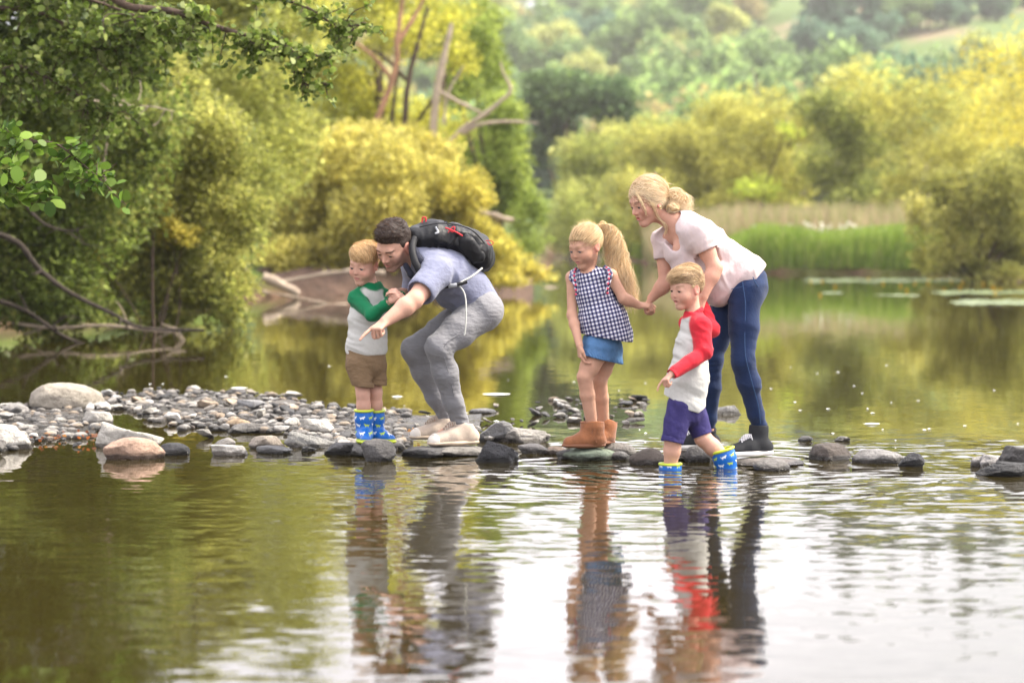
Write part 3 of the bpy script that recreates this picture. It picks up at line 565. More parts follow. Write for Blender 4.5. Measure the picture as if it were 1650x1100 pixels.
rock('flat grey stone just showing in the calm water behind the man\'s heels', 755, 800, 659, 666, (.30, .295, .30), .2, 45, flat=1)
rock('small dark stone breaking the riffle right of the woman', 1286, 1312, 703, 711, DARK, .5, 46)
rock('low grey stone in the riffle behind the round brownish one', 1345, 1372, 704, 711, GREY, .5, 47)
g = np.random.default_rng(77)
VAR = []
for i in range(14):
    V, F = stone(4, (1, .6+.6*g.random(), .26+.26*g.random()), g.uniform(.65, 1), 200+i, flat=int(g.random() < .4)); me = mesh('pebble', V, F, M_PEB); VAR.append(me.data); bpy.data.objects.remove(me)
def inbar(x, y):
    """gravel bar outline in the ground plane, given through its picture coordinates"""
    top = np.interp(x, [-50, 60, 120, 200, 300, 450, 520, 560, 650], [655, 655, 645, 636, 630, 638, 652, 660, 664]); bot = np.interp(x, [-50, 40, 60, 150, 180, 260, 300, 440, 470, 560, 650, 690], [735, 725, 712, 708, 660, 682, 690, 696, 705, 728, 725, 700])
    return (y > top) & (y < bot)
def scatter(n, test, x0, x1, y0, y1, smin, smax, label, grp, zf=.3, name='pebble', gravel=None):
    k = 0; tries = 0
    while k < n and tries < n*40:
        tries += 1; x, y = g.uniform(x0, x1), g.uniform(y0, y1)
        if not test(x, y): continue
        q = G(x, y); s = smin*(smax/smin)**(g.random()**1.7)
        o = bpy.data.objects.new(name, VAR[g.integers(len(VAR))]); COL.objects.link(o); o.location = (q[0], q[1], s*zf*g.random()+.012); o.scale = (s*g.uniform(.9, 1.5), s, s*g.uniform(.7, 1.15)); o.rotation_euler = (g.normal()*.22, g.normal()*.22, g.uniform(0, 6.28))
        tag(o, label, 'pebble', grp); k += 1
scatter(212, lambda x, y: inbar(x, y) and not (60 < x < 150 and y > 668), -30, 640, 628, 732, .05, .135, 'small grey river pebble lying loose in the gravel bar left of the family', 'pebbles on the gravel bar')
isl = lambda x, y: (((x-960)/105)**2+((y-662)/25)**2 < 1) and y > 636
scatter(48, isl, 860, 1085, 636, 690, .05, .13, 'small grey stone in the low island of stones behind the girl and the wading boy', 'stones behind the girl', .08)
scatter(30, lambda x, y: True, 560, 900, 655, 712, .04, .10, 'small dark pebble breaking the shallow water round the man\'s shoes', 'pebbles round the man', .2)
scatter(10, lambda x, y: True, 0, 560, 704, 730, .06, .13, 'small wet pebble at the front waterline of the gravel bar', 'pebbles at the front waterline', .2)
# fine gravel between them
parts = []; cs = []
for _ in range(2600):
    x, y = g.uniform(-60, 660), g.uniform(628, 735)
    if not inbar(x, y+g.normal()*3): continue
    q = G(x, y); s = .02+.035*g.random()**2; V, F = ICO[2]; V = V*(1+.25*(vnoise(V*1.7+_)-.5))[:, None]*np.array([s, s*g.uniform(.6, 1), s*.55])*.9; a = g.uniform(0, 6.28); V = V@np.array([[math.cos(a), math.sin(a), 0], [-math.sin(a), math.cos(a), 0], [0, 0, 1]]); V = V+np.array([q[0], q[1], .008+.01*g.random()]); parts.append((V, F)); cs.append(np.tile(np.array([(.22, .21, .20), (.33, .31, .29), (.12, .115, .11), (.36, .29, .22), (.42, .40, .37)][g.integers(5)]), (len(V), 1)))
V, F = join(parts); tag(mesh('gravel', V, F, M_STONE, col=np.concatenate(cs)), 'fine grey gravel filling between the pebbles of the bar', 'gravel', kind='stuff')
X, Y = np.meshgrid(np.linspace(-4.2, -.2, 170), np.linspace(12.2, 20, 200)); yy = 378+FPX*CH/Y*1.0; xx = 825+X/Y*FPX
sd_ = np.minimum(yy-np.interp(xx, [-50, 60, 120, 200, 300, 450, 520, 560, 650], [655, 655, 645, 636, 630, 638, 652, 660, 664]), np.interp(xx, [-50, 40, 60, 150, 180, 260, 300, 440, 470, 560, 650, 690], [735, 725, 712, 708, 660, 682, 690, 696, 705, 728, 725, 700])-yy)
sd_ = np.minimum(sd_, (xx+75)*.4); Z = np.clip(sd_/9, -1, 1)*.035-.022+(fbm(np.stack([X*5, Y*5, X*0], -1), 4)-.47)*.05; V = np.stack([X, Y, Z], -1).reshape(-1, 3); m_, n_ = X.shape; i = np.arange(m_-1)[:, None]*n_+np.arange(n_-1)[None]; F = np.stack([i, i+1, i+n_+1, i+n_], -1).reshape(-1, 4)
tag(mesh('gravel_bed', V, F, M_STONE, col=np.tile((.17, .15, .13), (len(V), 1))), kind='structure')
# fallen leaves caught between the stones
pts = []; 
for x0, x1, y0, y1, n in ((50, 105, 706, 716, 14), (125, 215, 704, 716, 24), (640, 680, 700, 712, 4)):
    for _ in range(n): q = G(g.uniform(x0, x1), g.uniform(y0, y1)); pts.append(q+np.array([0, 0, .02+.02*g.random()]))
pts = np.array(pts); c = np.array([(.34, .10, .03), (.38, .18, .06), (.20, .07, .03)])[g.integers(0, 3, len(pts))]; V, F, C = leaves(pts, .028, c, aspect=.7); tag(mesh('fallen_leaves', V, F, M_LEAF, smooth=False, col=C), 'orange and brown fallen leaves caught between the front stones', 'leaves', kind='stuff')
# ------------------------------------------------------------------ wooded hillside
def topx(x, y, z):
    c, s = math.cos(PITCH), math.sin(PITCH); dz = z-CH; f = y*c-dz*s; u = y*s+dz*c
    return 825+FPX*x/f, 550-FPX*u/f
g = np.random.default_rng(5); protos = []
for i, (pal, kind) in enumerate((([(.04, .06, .025), (.07, .10, .035), (.11, .14, .05)], 'b'), ([(.055, .08, .03), (.09, .125, .04), (.15, .18, .06)], 'b'), ([(.09, .10, .03), (.14, .145, .045), (.20, .19, .07)], 'b'), ([(.03, .055, .035), (.045, .075, .045), (.07, .105, .06)], 'b'), ([(.15, .12, .045), (.21, .16, .06), (.26, .20, .09)], 'b'), ([(.02, .035, .022), (.03, .05, .03), (.045, .07, .04)], 'c'))):
    root = empty('tree', (0, 0, 0))
    if kind == 'b': cl = [(np.array([g.normal()*.28, g.normal()*.28, g.uniform(.45, 1.25)]), np.array([.42, .42, .34])*g.uniform(.7, 1.15)) for _ in range(9)]
    else: cl = [(np.array([0, 0, .25+.28*j]), np.array([.42, .42, .2])*(1-.16*j)) for j in range(6)]
    crown('crown', cl, 4200, .085, np.array(pal)*((1.5, 1.5, 1.4) if i != 4 else (1.0, 1.1, 1.1)), root, 300+i, sub=5, aspect=.8); V, F = tube([(0, 0, -.1), (0, 0, .4), (0, 0, .9)], [.05, .04, .02], 6); mesh('trunk', V, F, M_BARK, root); protos.append(root)
names = ['dark green', 'mid green', 'yellow green', 'blue green', 'rusty ochre', 'dark conifer']
lab = ['one of the dark green broadleaf trees covering the far hillside', 'one of the mid green broadleaf trees covering the far hillside', 'one of the pale yellow green trees covering the far hillside', 'one of the blue green trees covering the far hillside', 'one of the rusty ochre trees on the far hillside', 'one of the dark conifers standing beside the hill meadow']
used = [False]*6; placed = []
def place(x, y, k, s, rz):
    z = float(terr(np.array([x]), np.array([y]))[0]); src = protos[k]
    if used[k]:
        o = src.copy(); COL.objects.link(o)
        for ch in src.children: c = ch.copy(); COL.objects.link(c); c.parent = o
    else: o = src; used[k] = True
    o.location = (x, y, z); o.scale = (s, s, s*g.uniform(.85, 1.15)*(1.35 if k == 5 else 1)); o.rotation_euler = (0, 0, rz); tag(o, lab[k], 'tree', names[k]+' trees on the far hillside' if k < 5 else 'conifers beside the hill meadow')
def meadow(px, py): return (px > 1310 and py > np.interp(px, [1310, 1420, 1560, 1700], [108, 80, 40, 30]) and py < 135) or (1240 < px < 1290 and py < 12)
n = 0; tries = 0
while n < 285 and tries < 9000:
    tries += 1; y = 205+460*g.random()**1.15; half = .26*y; x = g.uniform(-half*.55, half)
    l, r = bankx(y)
    if l-3 < x < r+3: continue
    px, py = topx(x, y, float(terr(np.array([x]), np.array([y]))[0]))
    if any(meadow(px+dx_, py-dy_) for dy_ in (0, 20, 40, 60, 75) for dx_ in (-25, 0, 25)): continue
    s = (5.2+3.6*g.random())*(1+.15*(y/600))
    if any((x-a)**2+(y-b)**2 < (s*.62)**2 for a, b in placed): continue
    if 1280 < px < 1420 and py < 150: k = 5 if g.random() < .75 else 3
    elif px > 1400 and py < 60: k = 5 if g.random() < .6 else 0
    else: k = g.choice(5, p=[.30, .27, .2, .14, .09])
    placed.append((x, y)); place(x, y, k, s, g.uniform(0, 6.28)); n += 1
for bx, by, k, s in ((1292, 120, 5, 5.6), (1318, 124, 3, 7), (1345, 118, 5, 6.4), (1372, 112, 3, 6.4), (1398, 100, 5, 5.6), (1330, 96, 5, 6.5), (1412, 84, 3, 5), (1365, 88, 5, 6), (1440, 52, 3, 5), (1466, 50, 5, 5), (1492, 46, 0, 5), (1520, 48, 3, 5), (1548, 40, 5, 5), (1405, 60, 5, 6), (1600, 22, 1, 5), (1640, 14, 5, 5)):
    ys_ = np.linspace(220, 900, 500); xs_ = (bx-825)/FPX*ys_; zz = terr(xs_, ys_); yy_ = topx(xs_, ys_, zz)[1]; j = np.argmax(yy_ < by) if (yy_ < by).any() else 499
    place(xs_[j], ys_[j], k, s*ys_[j]/430, g.uniform(0, 6.28))
print('hill trees', n)
# limestone outcrops in the meadow
for px, yy in ((1385, 330), (1560, 420), (1620, 380)):
    x = (px-825)/FPX*yy; z = float(terr(np.array([x]), np.array([yy]))[0]); V, F = stone(4, (7, 4, 3), .7, px); o = mesh('outcrop', V, F, M_STONE, col=np.tile((.33, .27, .25), (len(V), 1))); o.location = (x, yy, z+.3); tag(o, 'pale rock outcrop in the hill meadow, '+{1385: 'lowest, beside the willow tops', 1560: 'middle one', 1620: 'nearest the right edge'}[px], 'rock outcrop')
# air
def haze():
    lo = np.array([-130, -4, -2.]); hi = np.array([300, 1000, 150.]); c = [(x, y, z) for x in (lo[0], hi[0]) for y in (lo[1], hi[1]) for z in (lo[2], hi[2])]
    F = [[0, 1, 3, 2], [4, 6, 7, 5], [0, 4, 5, 1], [2, 3, 7, 6], [0, 2, 6, 4], [1, 5, 7, 3]]
    m = bpy.data.materials.new('air'); m.use_nodes = True; t = m.node_tree; t.nodes.remove(t.nodes['Principled BSDF']); v = N(t, 'ShaderNodeVolumePrincipled'); v.inputs['Density'].default_value = HAZE; v.inputs['Color'].default_value = (1, .975, .92, 1); v.inputs['Anisotropy'].default_value = .3
    t.links.new(v.outputs[0], t.nodes['Material Output'].inputs['Volume']); o = mesh('haze', c, F, m, smooth=False); tag(o, 'pale summer haze over the valley', 'haze', kind='stuff')
HAZE = .00030
haze()
# ------------------------------------------------------------------ near branches and the log bank
def spray(name, label, cat, path, rad, twigs, nleaf, size, pal, Y, seed, material=None, mb=M_BARK, grp=None, dd=.25, tl=55, droop=.2, aspect=.75):
    """a limb given in picture points at depth Y, with random side twigs carrying leaves"""
    g = np.random.default_rng(seed); pts = smoothpath([P(a[0], a[1], Y+(a[2] if len(a) > 2 else 0)) for a in path], 30); root = empty(name, pts[0]); tag(root, label, cat, grp)
    parts = [tube(pts, np.interp(np.linspace(0, 1, 30), [0, 1], rad), 7)]; pos = []; s = Y/FPX
    for i in range(twigs):
        b = pts[g.integers(4, 30)]; d = nrm(np.array([g.normal(), g.normal()*.8, g.normal()*.8-droop*.5])); ln = tl*s*g.uniform(.4, 1.2); tw = [b, b+d*ln*.5+g.normal(size=3)*ln*.1, b+d*ln+np.array([0, 0, -droop*ln*.3])]
        tw = smoothpath(tw, 8); parts.append(tube(tw, np.linspace(.006, .002, 8)*Y/16, 5)); m = nleaf//twigs; t = g.random(m)**.7*6.99; j = t.astype(int); pos.append(tw[j]*(1-(t-j))[:, None]+tw[j+1]*(t-j)[:, None]+g.normal(size=(m, 3))*size*.5)
    V, F = join(parts); mesh('limb', V, F, mb, root); pos = np.concatenate(pos); c = np.array(pal)[g.integers(0, len(pal), len(pos))]*(1+.15*g.normal(size=(len(pos), 1)))
    V, F, C = leaves(pos, size, np.clip(c, .01, 1), None, aspect, .35, .12, seed, True); mesh('foliage', V, F, material or M_LEAFG, root, smooth=False, col=C); return root
M_BARKD = mat('dark_wet_bark', (.035, .025, .018), rough=.8, noise=(5, .4), bump=(9, .04, 5))
BR = [(.075, .115, .016), (.13, .185, .028), (.20, .265, .05), (.32, .37, .11)]
LG = [(.11, .19, .02), (.14, .23, .03), (.22, .32, .07), (.05, .10, .014)]
spray('branch', 'long dark alder branch arching across the top left with leafy end', 'branch', [(150, -40), (200, 8), (285, 20), (356, 46), (450, 73), (484, 87), (540, 92)], [.035, .008], 46, 1250, .050, BR, 17.5, 1, tl=60)
spray('branch', 'short leafy branch hanging from the top edge, left of the reddish trunks', 'branch', [(380, -60), (430, -10), (490, 10), (545, 42), (590, 38)], [.02, .004], 30, 620, .045, BR, 17.8, 2, tl=50)
spray('branch', 'thin hooked twig drooping from the long branch with a leafy tip', 'branch', [(478, 84), (490, 108), (486, 128), (505, 140), (530, 135)], [.009, .003], 16, 240, .045, BR, 17.5, 3, tl=28)
for i, (a, n, lb) in enumerate((([(-60, 10), (60, 20), (140, 60), (210, 90)], 1500, 'dark leafy branch filling the top left corner'), ([(-60, 90), (40, 110), (120, 150), (180, 190)], 1300, 'leafy branch below the corner branch, ending above the bare twigs'), ([(-60, -10), (100, -10), (230, 30), (300, 60)], 1400, 'leafy branch along the top edge over the dark limb'))): spray('branch', lb, 'branch', a, [.02, .004], 44, n, .052, BR+BR[:2]+ALDER[2:], 18.6, 10+i, tl=75)
spray('branch', 'bright green leafy spray reaching in from the left edge, nearest the camera', 'branch', [(-80, 230), (-10, 215), (45, 228), (90, 232), (130, 262), (165, 292)], [.010, .003], 30, 270, .066, LG, 14.3, 20, tl=50, material=M_LEAFG)
spray('branch', 'second bright spray low at the left edge with big round leaves', 'branch', [(-90, 300), (-30, 290), (20, 300), (55, 318)], [.010, .003], 20, 170, .075, LG, 14.1, 21, tl=45, material=M_LEAFG)
def bare_branch(label, pts, rad, Y, m=None, side=5, seed=0):
    g = np.random.default_rng(seed); pp = smoothpath([P(a, b, Y) for a, b in pts], 26); root = empty('bare_branch', pp[0]); tag(root, label, 'branch'); parts = [tube(pp, np.linspace(rad[0], rad[1], 26)*(1+.25*g.random(26)), 7)]
    for i in range(side):
        b = pp[g.integers(5, 25)]; d = nrm(np.array([g.normal(), g.normal()*.4, g.normal()*.7])); ln = Y/FPX*g.uniform(20, 60); parts.append(tube(smoothpath([b, b+d*ln*.6, b+d*ln+g.normal(size=3)*ln*.2], 7), np.linspace(rad[1]*1.2, .003, 7), 5))
    V, F = join(parts); mesh('wood', V, F, m or M_BARKD, root)
bare_branch('long dark limb snaking down through the left bush to the water', [(-20, 372), (30, 392), (60, 430), (110, 470), (180, 505), (230, 528), (330, 532)], (.034, .014), 26.5, seed=1)
bare_branch('thin curved dark branch above the snaking limb at the left edge', [(40, 330), (70, 360), (110, 372), (140, 365)], (.02, .006), 26.6, seed=2)
bare_branch('dark branch dipping to the water at the lower left', [(-20, 480), (40, 500), (100, 540), (140, 556)], (.03, .012), 26.8, seed=3)
bare_branch('pale bare twig hanging level in front of the upper left foliage', [(90, 148), (150, 162), (200, 170), (245, 172), (280, 180)], (.010, .004), 22.5, M_DEAD, 7, 4)
bare_branch('pale vertical twig left of the yellow leaved bush', [(172, 230), (168, 270), (172, 300)], (.010, .006), 24.5, M_DEAD, 2, 5)
bare_branch('tangle of bare sticks at the waterline under the left bush', [(20, 520), (90, 528), (170, 524), (260, 534), (300, 530)], (.02, .01), 27.5, M_DEAD, 9, 6)
def log(label, pts, rad, Y, m, seed):
    pp = smoothpath([P(a, b, Y) for a, b in pts], 20); V, F = tube(pp, np.linspace(rad[0], rad[1], 20), 9, .05); tag(mesh('log', V, F, m), label, 'log')
log('bleached log sloping down into the water on the brown bank', [(424, 446), (445, 455), (468, 466), (482, 474)], (.11, .07), 46, M_DEAD, 1)
log('long thin pale log lying level on the brown bank behind the boy', [(455, 455), (490, 447), (530, 440), (575, 436), (620, 440)], (.035, .05), 47.5, M_DEAD, 2)
log('thin stick half in the water below the brown bank', [(425, 470), (470, 478), (520, 488), (560, 492)], (.03, .02), 42, M_DEAD, 3)
log('mossy fallen trunk resting above the yellow leaves right of the backpack', [(765, 338), (795, 348), (828, 355)], (.09, .05), 51, M_DEAD, 4)
log('dead pole lying at the water\'s edge beyond the man\'s back', [(790, 462), (840, 466), (900, 462)], (.03, .02), 55, M_DEAD, 5)
g = np.random.default_rng(31)
X = np.linspace(-6.2, .5, 60); parts = []
mud = []
YY = np.linspace(0, 1, 14)
V = np.array([[x, (47.6 if x < -2.9 else 47.6+(x+2.9)*2.6)+2.6*t, -.15+.62*min(1, t*2.2)**.7+.25*(fbm(np.array([[x*2.2, t*5, 1.]]), 3)[0]-.45)*2] for x in X for t in YY]); i = np.arange(59)[:, None]*14+np.arange(13)[None]; F = np.stack([i, i+14, i+15, i+1], -1).reshape(-1, 4)
tag(mesh('mud_bank', V, F, mat('brown_earth', (.085, .052, .036), rough=1, noise=(2.5, .4), bump=(5, .1, 6))), kind='structure')
# ------------------------------------------------------------------ people
def basis(F, U):
    F = nrm(F); U = np.asarray(U, float); U = nrm(U-F*(U@F)); X = np.cross(F, U)
    return np.stack([X, F, U], 1)                 # columns: right, forward, up
class Head:
    def __init__(s, c, F, U, H, child=False): s.c = np.asarray(c, float); s.M = basis(F, U); s.H = H; s.child = child
    def w(s, x, y, z): return s.c+s.M@np.array([x, y, z])*s.H
    def loc(s, V): return (V-s.c)@s.M/s.H
    def e(s, f, x, y, z, rx, ry, rz, k=.02, op='u'): f.ell(s.w(x, y, z), np.array([rx, ry, rz])*s.H, s.M, k*s.H*5, op)
    def cn(s, f, a, b, ra, rb, k=.02, op='u'): f.cone(s.w(*a), s.w(*b), ra*s.H, rb*s.H, k*s.H*5, op=op)
    def build(s, f, mouth=0.0, jaw=1.0, lips=1.0):
        c = s.child
        s.e(f, 0, -.09, .13, .335, .42, .37, .02)
        if c:
            s.e(f, 0, .10, -.10, .28, .29, .36, .03)
            for q in (-1, 1):
                s.cn(f, (q*.19, .0, -.20), (q*.03, .24, -.40), .10, .085, .02)
                s.e(f, q*.165, .22, -.17, .12, .13, .13, .02)
        else:
            s.e(f, 0, .11, -.10, .26, .28, .37, .03)
            for q in (-1, 1):
                s.cn(f, (q*.20*jaw, -.03, -.22), (q*.05*jaw, .24, -.425), .09, .075, .02)
                s.e(f, q*.165, .23, -.12, .10, .11, .12, .02)
        s.e(f, 0, .28, -.42, .09, .085, .075, .015)
        s.cn(f, (-.15, .325, .085), (.15, .325, .085), .036 if c else .055, .036 if c else .055, .015)
        for q in (-1, 1): s.e(f, q*.14, .455 if c else .435, -.01, .085, .09, .07, .012, 's')
        nl = .40 if c else .44
        s.cn(f, (0, .34, .05), (0, nl, -.13), .032, .043, .008)
        for q in (-1, 1): s.e(f, q*.05, nl-.06, -.155, .036, .05, .032, .006)
        s.e(f, 0, .335, -.27, .11, .05, .075, .012)
        for q in (-1, 1):
            s.cn(f, (0, .385, -.245-.01*mouth), (q*.09, .335, -.262), .020*lips, .012, .004)
            s.cn(f, (0, .375, -.30-.05*mouth), (q*.085, .33, -.282-.02*mouth), .024*lips, .013, .004)
        if mouth > 0: s.e(f, 0, .40, -.272-.02*mouth, .055, .07, .018+.03*mouth, .003, 's')
        else: s.e(f, 0, .40, -.273, .075, .04, .006, .004, 's')
        for q in (-1, 1):            # lids over the eyeballs, with an almond opening
            s.e(f, q*.14, .295, -.005, .088, .085, .078, .004)
            s.e(f, q*.14, .385, -.026, .058, .05, .0175, .002, 's')
            s.e(f, q*.335, -.06, -.03, .035, .085, .125, .008)      # ears
            s.e(f, q*.375, -.035, -.02, .02, .05, .075, .006, 's')
            s.e(f, q*.345, -.035, -.13, .03, .04, .04, .006)
    def eyes(s, parent, iris, down=.35, side=0):
        for q in (-1, 1):
            c = s.w(q*.14, .297, -.008); r = .077*s.H
            f = SDF(); f.ell(c, r)
            g = nrm(s.M@np.array([side, 1, -down]))
            def cf(V):
                n = nrm(V-c); a = n@g
                C = np.tile([.42, .36, .33], (len(V), 1)); C[a > .80] = iris; C[a > .955] = (.01, .01, .01); return C
            sdfobj('eye', f, M_EYE, parent, .0022, cf)
    def paint(s, V, C, lip, brow, stubble=None, blush=.35, browz=.10, lash=.6):
        q = s.loc(V); x, y, z = q.T; ax = np.abs(x); near = (np.abs(q) < .75).all(1)
        def blend(m, c):
            m = (m*near)[:, None]; C[:] = C*(1-m)+np.array(c)*m
        def soft(d, w): return np.clip(.5-d/w, 0, 1)
        blend(soft(np.hypot((ax-.19)/1., (z+.15)/.8)-.07, .16)*(y > .1)*blush*.6, (.70, .22, .17))
        blend(soft(np.hypot(x, (z+.15))-.05, .1)*(y > .36)*blush*.45, (.68, .24, .18))
        blend(soft(.30-ax, .05)*(y < .08)*(z < .12)*(z > -.2)*.5, (.70, .25, .2))   # ears
        if stubble is not None:
            m = np.clip(soft(z+.17-.1*(ax > .12), .1), 0, 1)*soft(.02-y, .1)*(z > -.56)*.55; blend(m, stubble)
        bz = browz+.012-.9*(ax-.17)**2*(ax > .17)*3-(.17-ax)*.16*(ax < .17)
        blend(soft(np.abs(z-bz)-.016, .03)*soft(np.abs(ax-.15)-.085, .03)*(y > .2)*min(1, brow[3]*1.25), brow[:3])
        zo = -.004-(ax-.14)**2*3
        blend(soft(np.abs(z-zo)-.006, .022)*soft(np.abs(ax-.14)-.065, .02)*(y > .2)*lash, (.07, .035, .025))
        ll = soft(np.hypot(x/.11, (z+.275)/.045)-.8, .4)*(y > .3)
        blend(ll*.8, lip)
        blend(soft(np.hypot(x/.105, (z+.275+(ax**2)*.6)/.010)-.8, .5)*(y > .28)*.8, (.12, .03, .03))
        return C
def hand(f, wrist, d, palm, side, sc=1., curls=(.6,)*4, spread=.14, thumb=.5, point=False, k=.006, tdir=None):
    """five-fingered hand: d = wrist to knuckles, palm = direction the palm faces, side = +1 when the thumb lies along cross(d, palm)"""
    d = nrm(d); palm = nrm(np.asarray(palm)-d*(np.dot(palm, d))); lat = np.cross(d, palm)*side
    u = .01*sc; W = np.asarray(wrist, float)
    for i, o in enumerate((2.6, 1.0, -.8, -2.3)):
        f.cone(W+lat*o*.5*u, W+d*8.2*u*(1-.04*i)+lat*o*1.15*u, 1.55*u, 1.15*u, .012*sc)
    L1 = (4.3, 4.8, 4.4, 3.3)
    for i, o in enumerate((3.0, 1.0, -1.0, -2.8)):
        base = W+d*8.3*u*(1-.045*i)+lat*o*u
        a = (o/3.)*spread; dd = nrm(d*math.cos(a)+lat*math.sin(a)); p = base; ang = 0
        for j, (ln, r0, r1) in enumerate(((L1[i], .98, .88), (L1[i]*.62, .88, .78), (L1[i]*.5, .78, .66))):
            cu = curls[i % len(curls)]*(1.0, 1.15, .8)[j]
            ang += cu
            v = dd*math.cos(ang)+palm*math.sin(ang); q = p+v*ln*u
            f.cone(p, q, r0*u*(.86 if i == 3 else 1), r1*u*(.86 if i == 3 else 1), k*.35*sc); p = q
    tb = W+d*2.2*u+lat*2.2*u+palm*.4*u
    t1 = tb+nrm(d*.75+lat*.62+palm*.35*thumb)*3.8*u
    t2 = t1+nrm(d*.9+lat*(.35-.5*thumb)+palm*.5*thumb)*3.0*u
    t3 = t2+nrm(d*.9+lat*(.1-.6*thumb)+palm*.6*thumb)*2.3*u
    f.cone(tb, t1, 1.5*u, 1.15*u, .01*sc); f.cone(t1, t2, 1.1*u, .95*u, .003); f.cone(t2, t3, .95*u, .72*u, .003)
def strands(name, start, step, nseg, width, material, parent, cols, taper=True, up=None):
    """ribbon hairs: start (n,3); step(p, i) gives the next points; one mesh"""
    pts = [start]
    for i in range(nseg): pts.append(step(pts[-1], i))
    Pn = np.stack(pts, 1); n = len(start); T = nrm(np.gradient(Pn, axis=1))
    rv = nrm(rng.normal(size=(n, 1, 3))) if up is None else nrm(up[:, None, :]+rng.normal(size=(n, 1, 3))*.35)
    sd_ = nrm(np.cross(T, rv)); wv = width*(.7+.6*rng.random((n, 1, 1)))
    if taper: wv = wv*np.linspace(1, .25, nseg+1)[None, :, None]
    A = Pn-sd_*wv*.5; B = Pn+sd_*wv*.5
    V = np.stack([A, B], 2).reshape(-1, 3)
    b = (np.arange(n)[:, None]*(nseg+1)+np.arange(nseg)[None])*2
    F = np.stack([b, b+1, b+3, b+2], -1).reshape(-1, 4)
    C = np.repeat(cols, (nseg+1)*2, 0)
    return mesh(name, V, F, material, parent, col=C)
def hairshell(hd, f, zl, infl=(.03, .03, .035), tuft=0, k=1.0, extra=None):
    """zl: pairs (forward, hairline height) in head units"""
    H = hd.H
    hd.e(f, 0, -.09, .13, .335+infl[0], .42+infl[1], .37+infl[2], .02)
    if extra: extra(f)
    ys = [a for a, b in zl]; zs = [b for a, b in zl]
    def cut(Q, d):
        q = hd.loc(Q)
        if tuft: d = d-(fbm(Q*np.array([38, 38, 60.])/ (H/.22), 3)-.45)*tuft*H*np.clip((q[:, 2])*2.5, 0.15, 1)
        g = (np.interp(q[:, 1], ys, zs)-q[:, 2])*H*.75
        return np.maximum(d, g)
    f.fn(cut)
def flyaway(hd, ho, c, n=160, ln=.03):
    d = nrm(rng.normal(size=(n, 3))*np.array([1, 1, .8])+np.array([0, -.4, .9])); st = hd.c+((d*np.array([.36, .45, .42])+np.array([0, -.09, .13]))*hd.H)@hd.M.T
    out = nrm(st-hd.c); t = nrm(np.cross(out, rng.normal(size=(n, 3)))); l = ln*(.5+rng.random((n, 1)))
    strands('flyaways', st-out*.002, lambda x, i: x+(out*(.55-.12*i)+t)*l/4, 4, .0011, M_HAIR, ho, np.tile(c, (n, 1))*(.8+.4*rng.random((n, 1))))
def hcol(n, a, b, j=.15):
    t = rng.random((n, 1)); return (np.array(a)*(1-t)+np.array(b)*t)*(1+j*rng.normal(size=(n, 1)))
def folds(axis, amp, freq, seed=0, where=None):
    """soft cloth folds running across direction 'axis' (metres)"""
    axis = nrm(axis)
    def f(Q, d):
        w_ = Q+.05*np.stack([vnoise(Q*9+seed), vnoise(Q*9+seed+31), vnoise(Q*9+seed+57)], -1)
        a = (w_@axis)[:, None]*axis*freq+(w_-(w_@axis)[:, None]*axis)*freq*.28
        v_ = vnoise(a+seed)*2-1; n = np.sqrt(v_*v_+.02)
        m = 1. if where is None else where(Q)
        return d+(n-.35)*amp*m
    return f
def blob(c, r, p=1.):
    c = np.asarray(c); return lambda Q: np.exp(-((Q-c)**2).sum(1)/(r*r))*p
def hollow(f, a, b, ra, rb): f.cone(a, b, ra, rb, .002, op='s')
def cutend(f, E, u, rin, rcut, L=.10, depth=.022):
    """straight cloth edge at E with the limb's way hollowed out behind it"""
    E = np.asarray(E, float); u = nrm(u)
    def g(Q, d):
        v = Q-E; a = v@u; r = np.sqrt(np.maximum((v*v).sum(1)-a*a, 0))
        d = np.maximum(d, -np.maximum(np.maximum(-a, r-rcut), a-L))
        return np.maximum(d, -np.maximum(np.maximum(-a-depth, r-rin), a-L))
    f.fn(g)
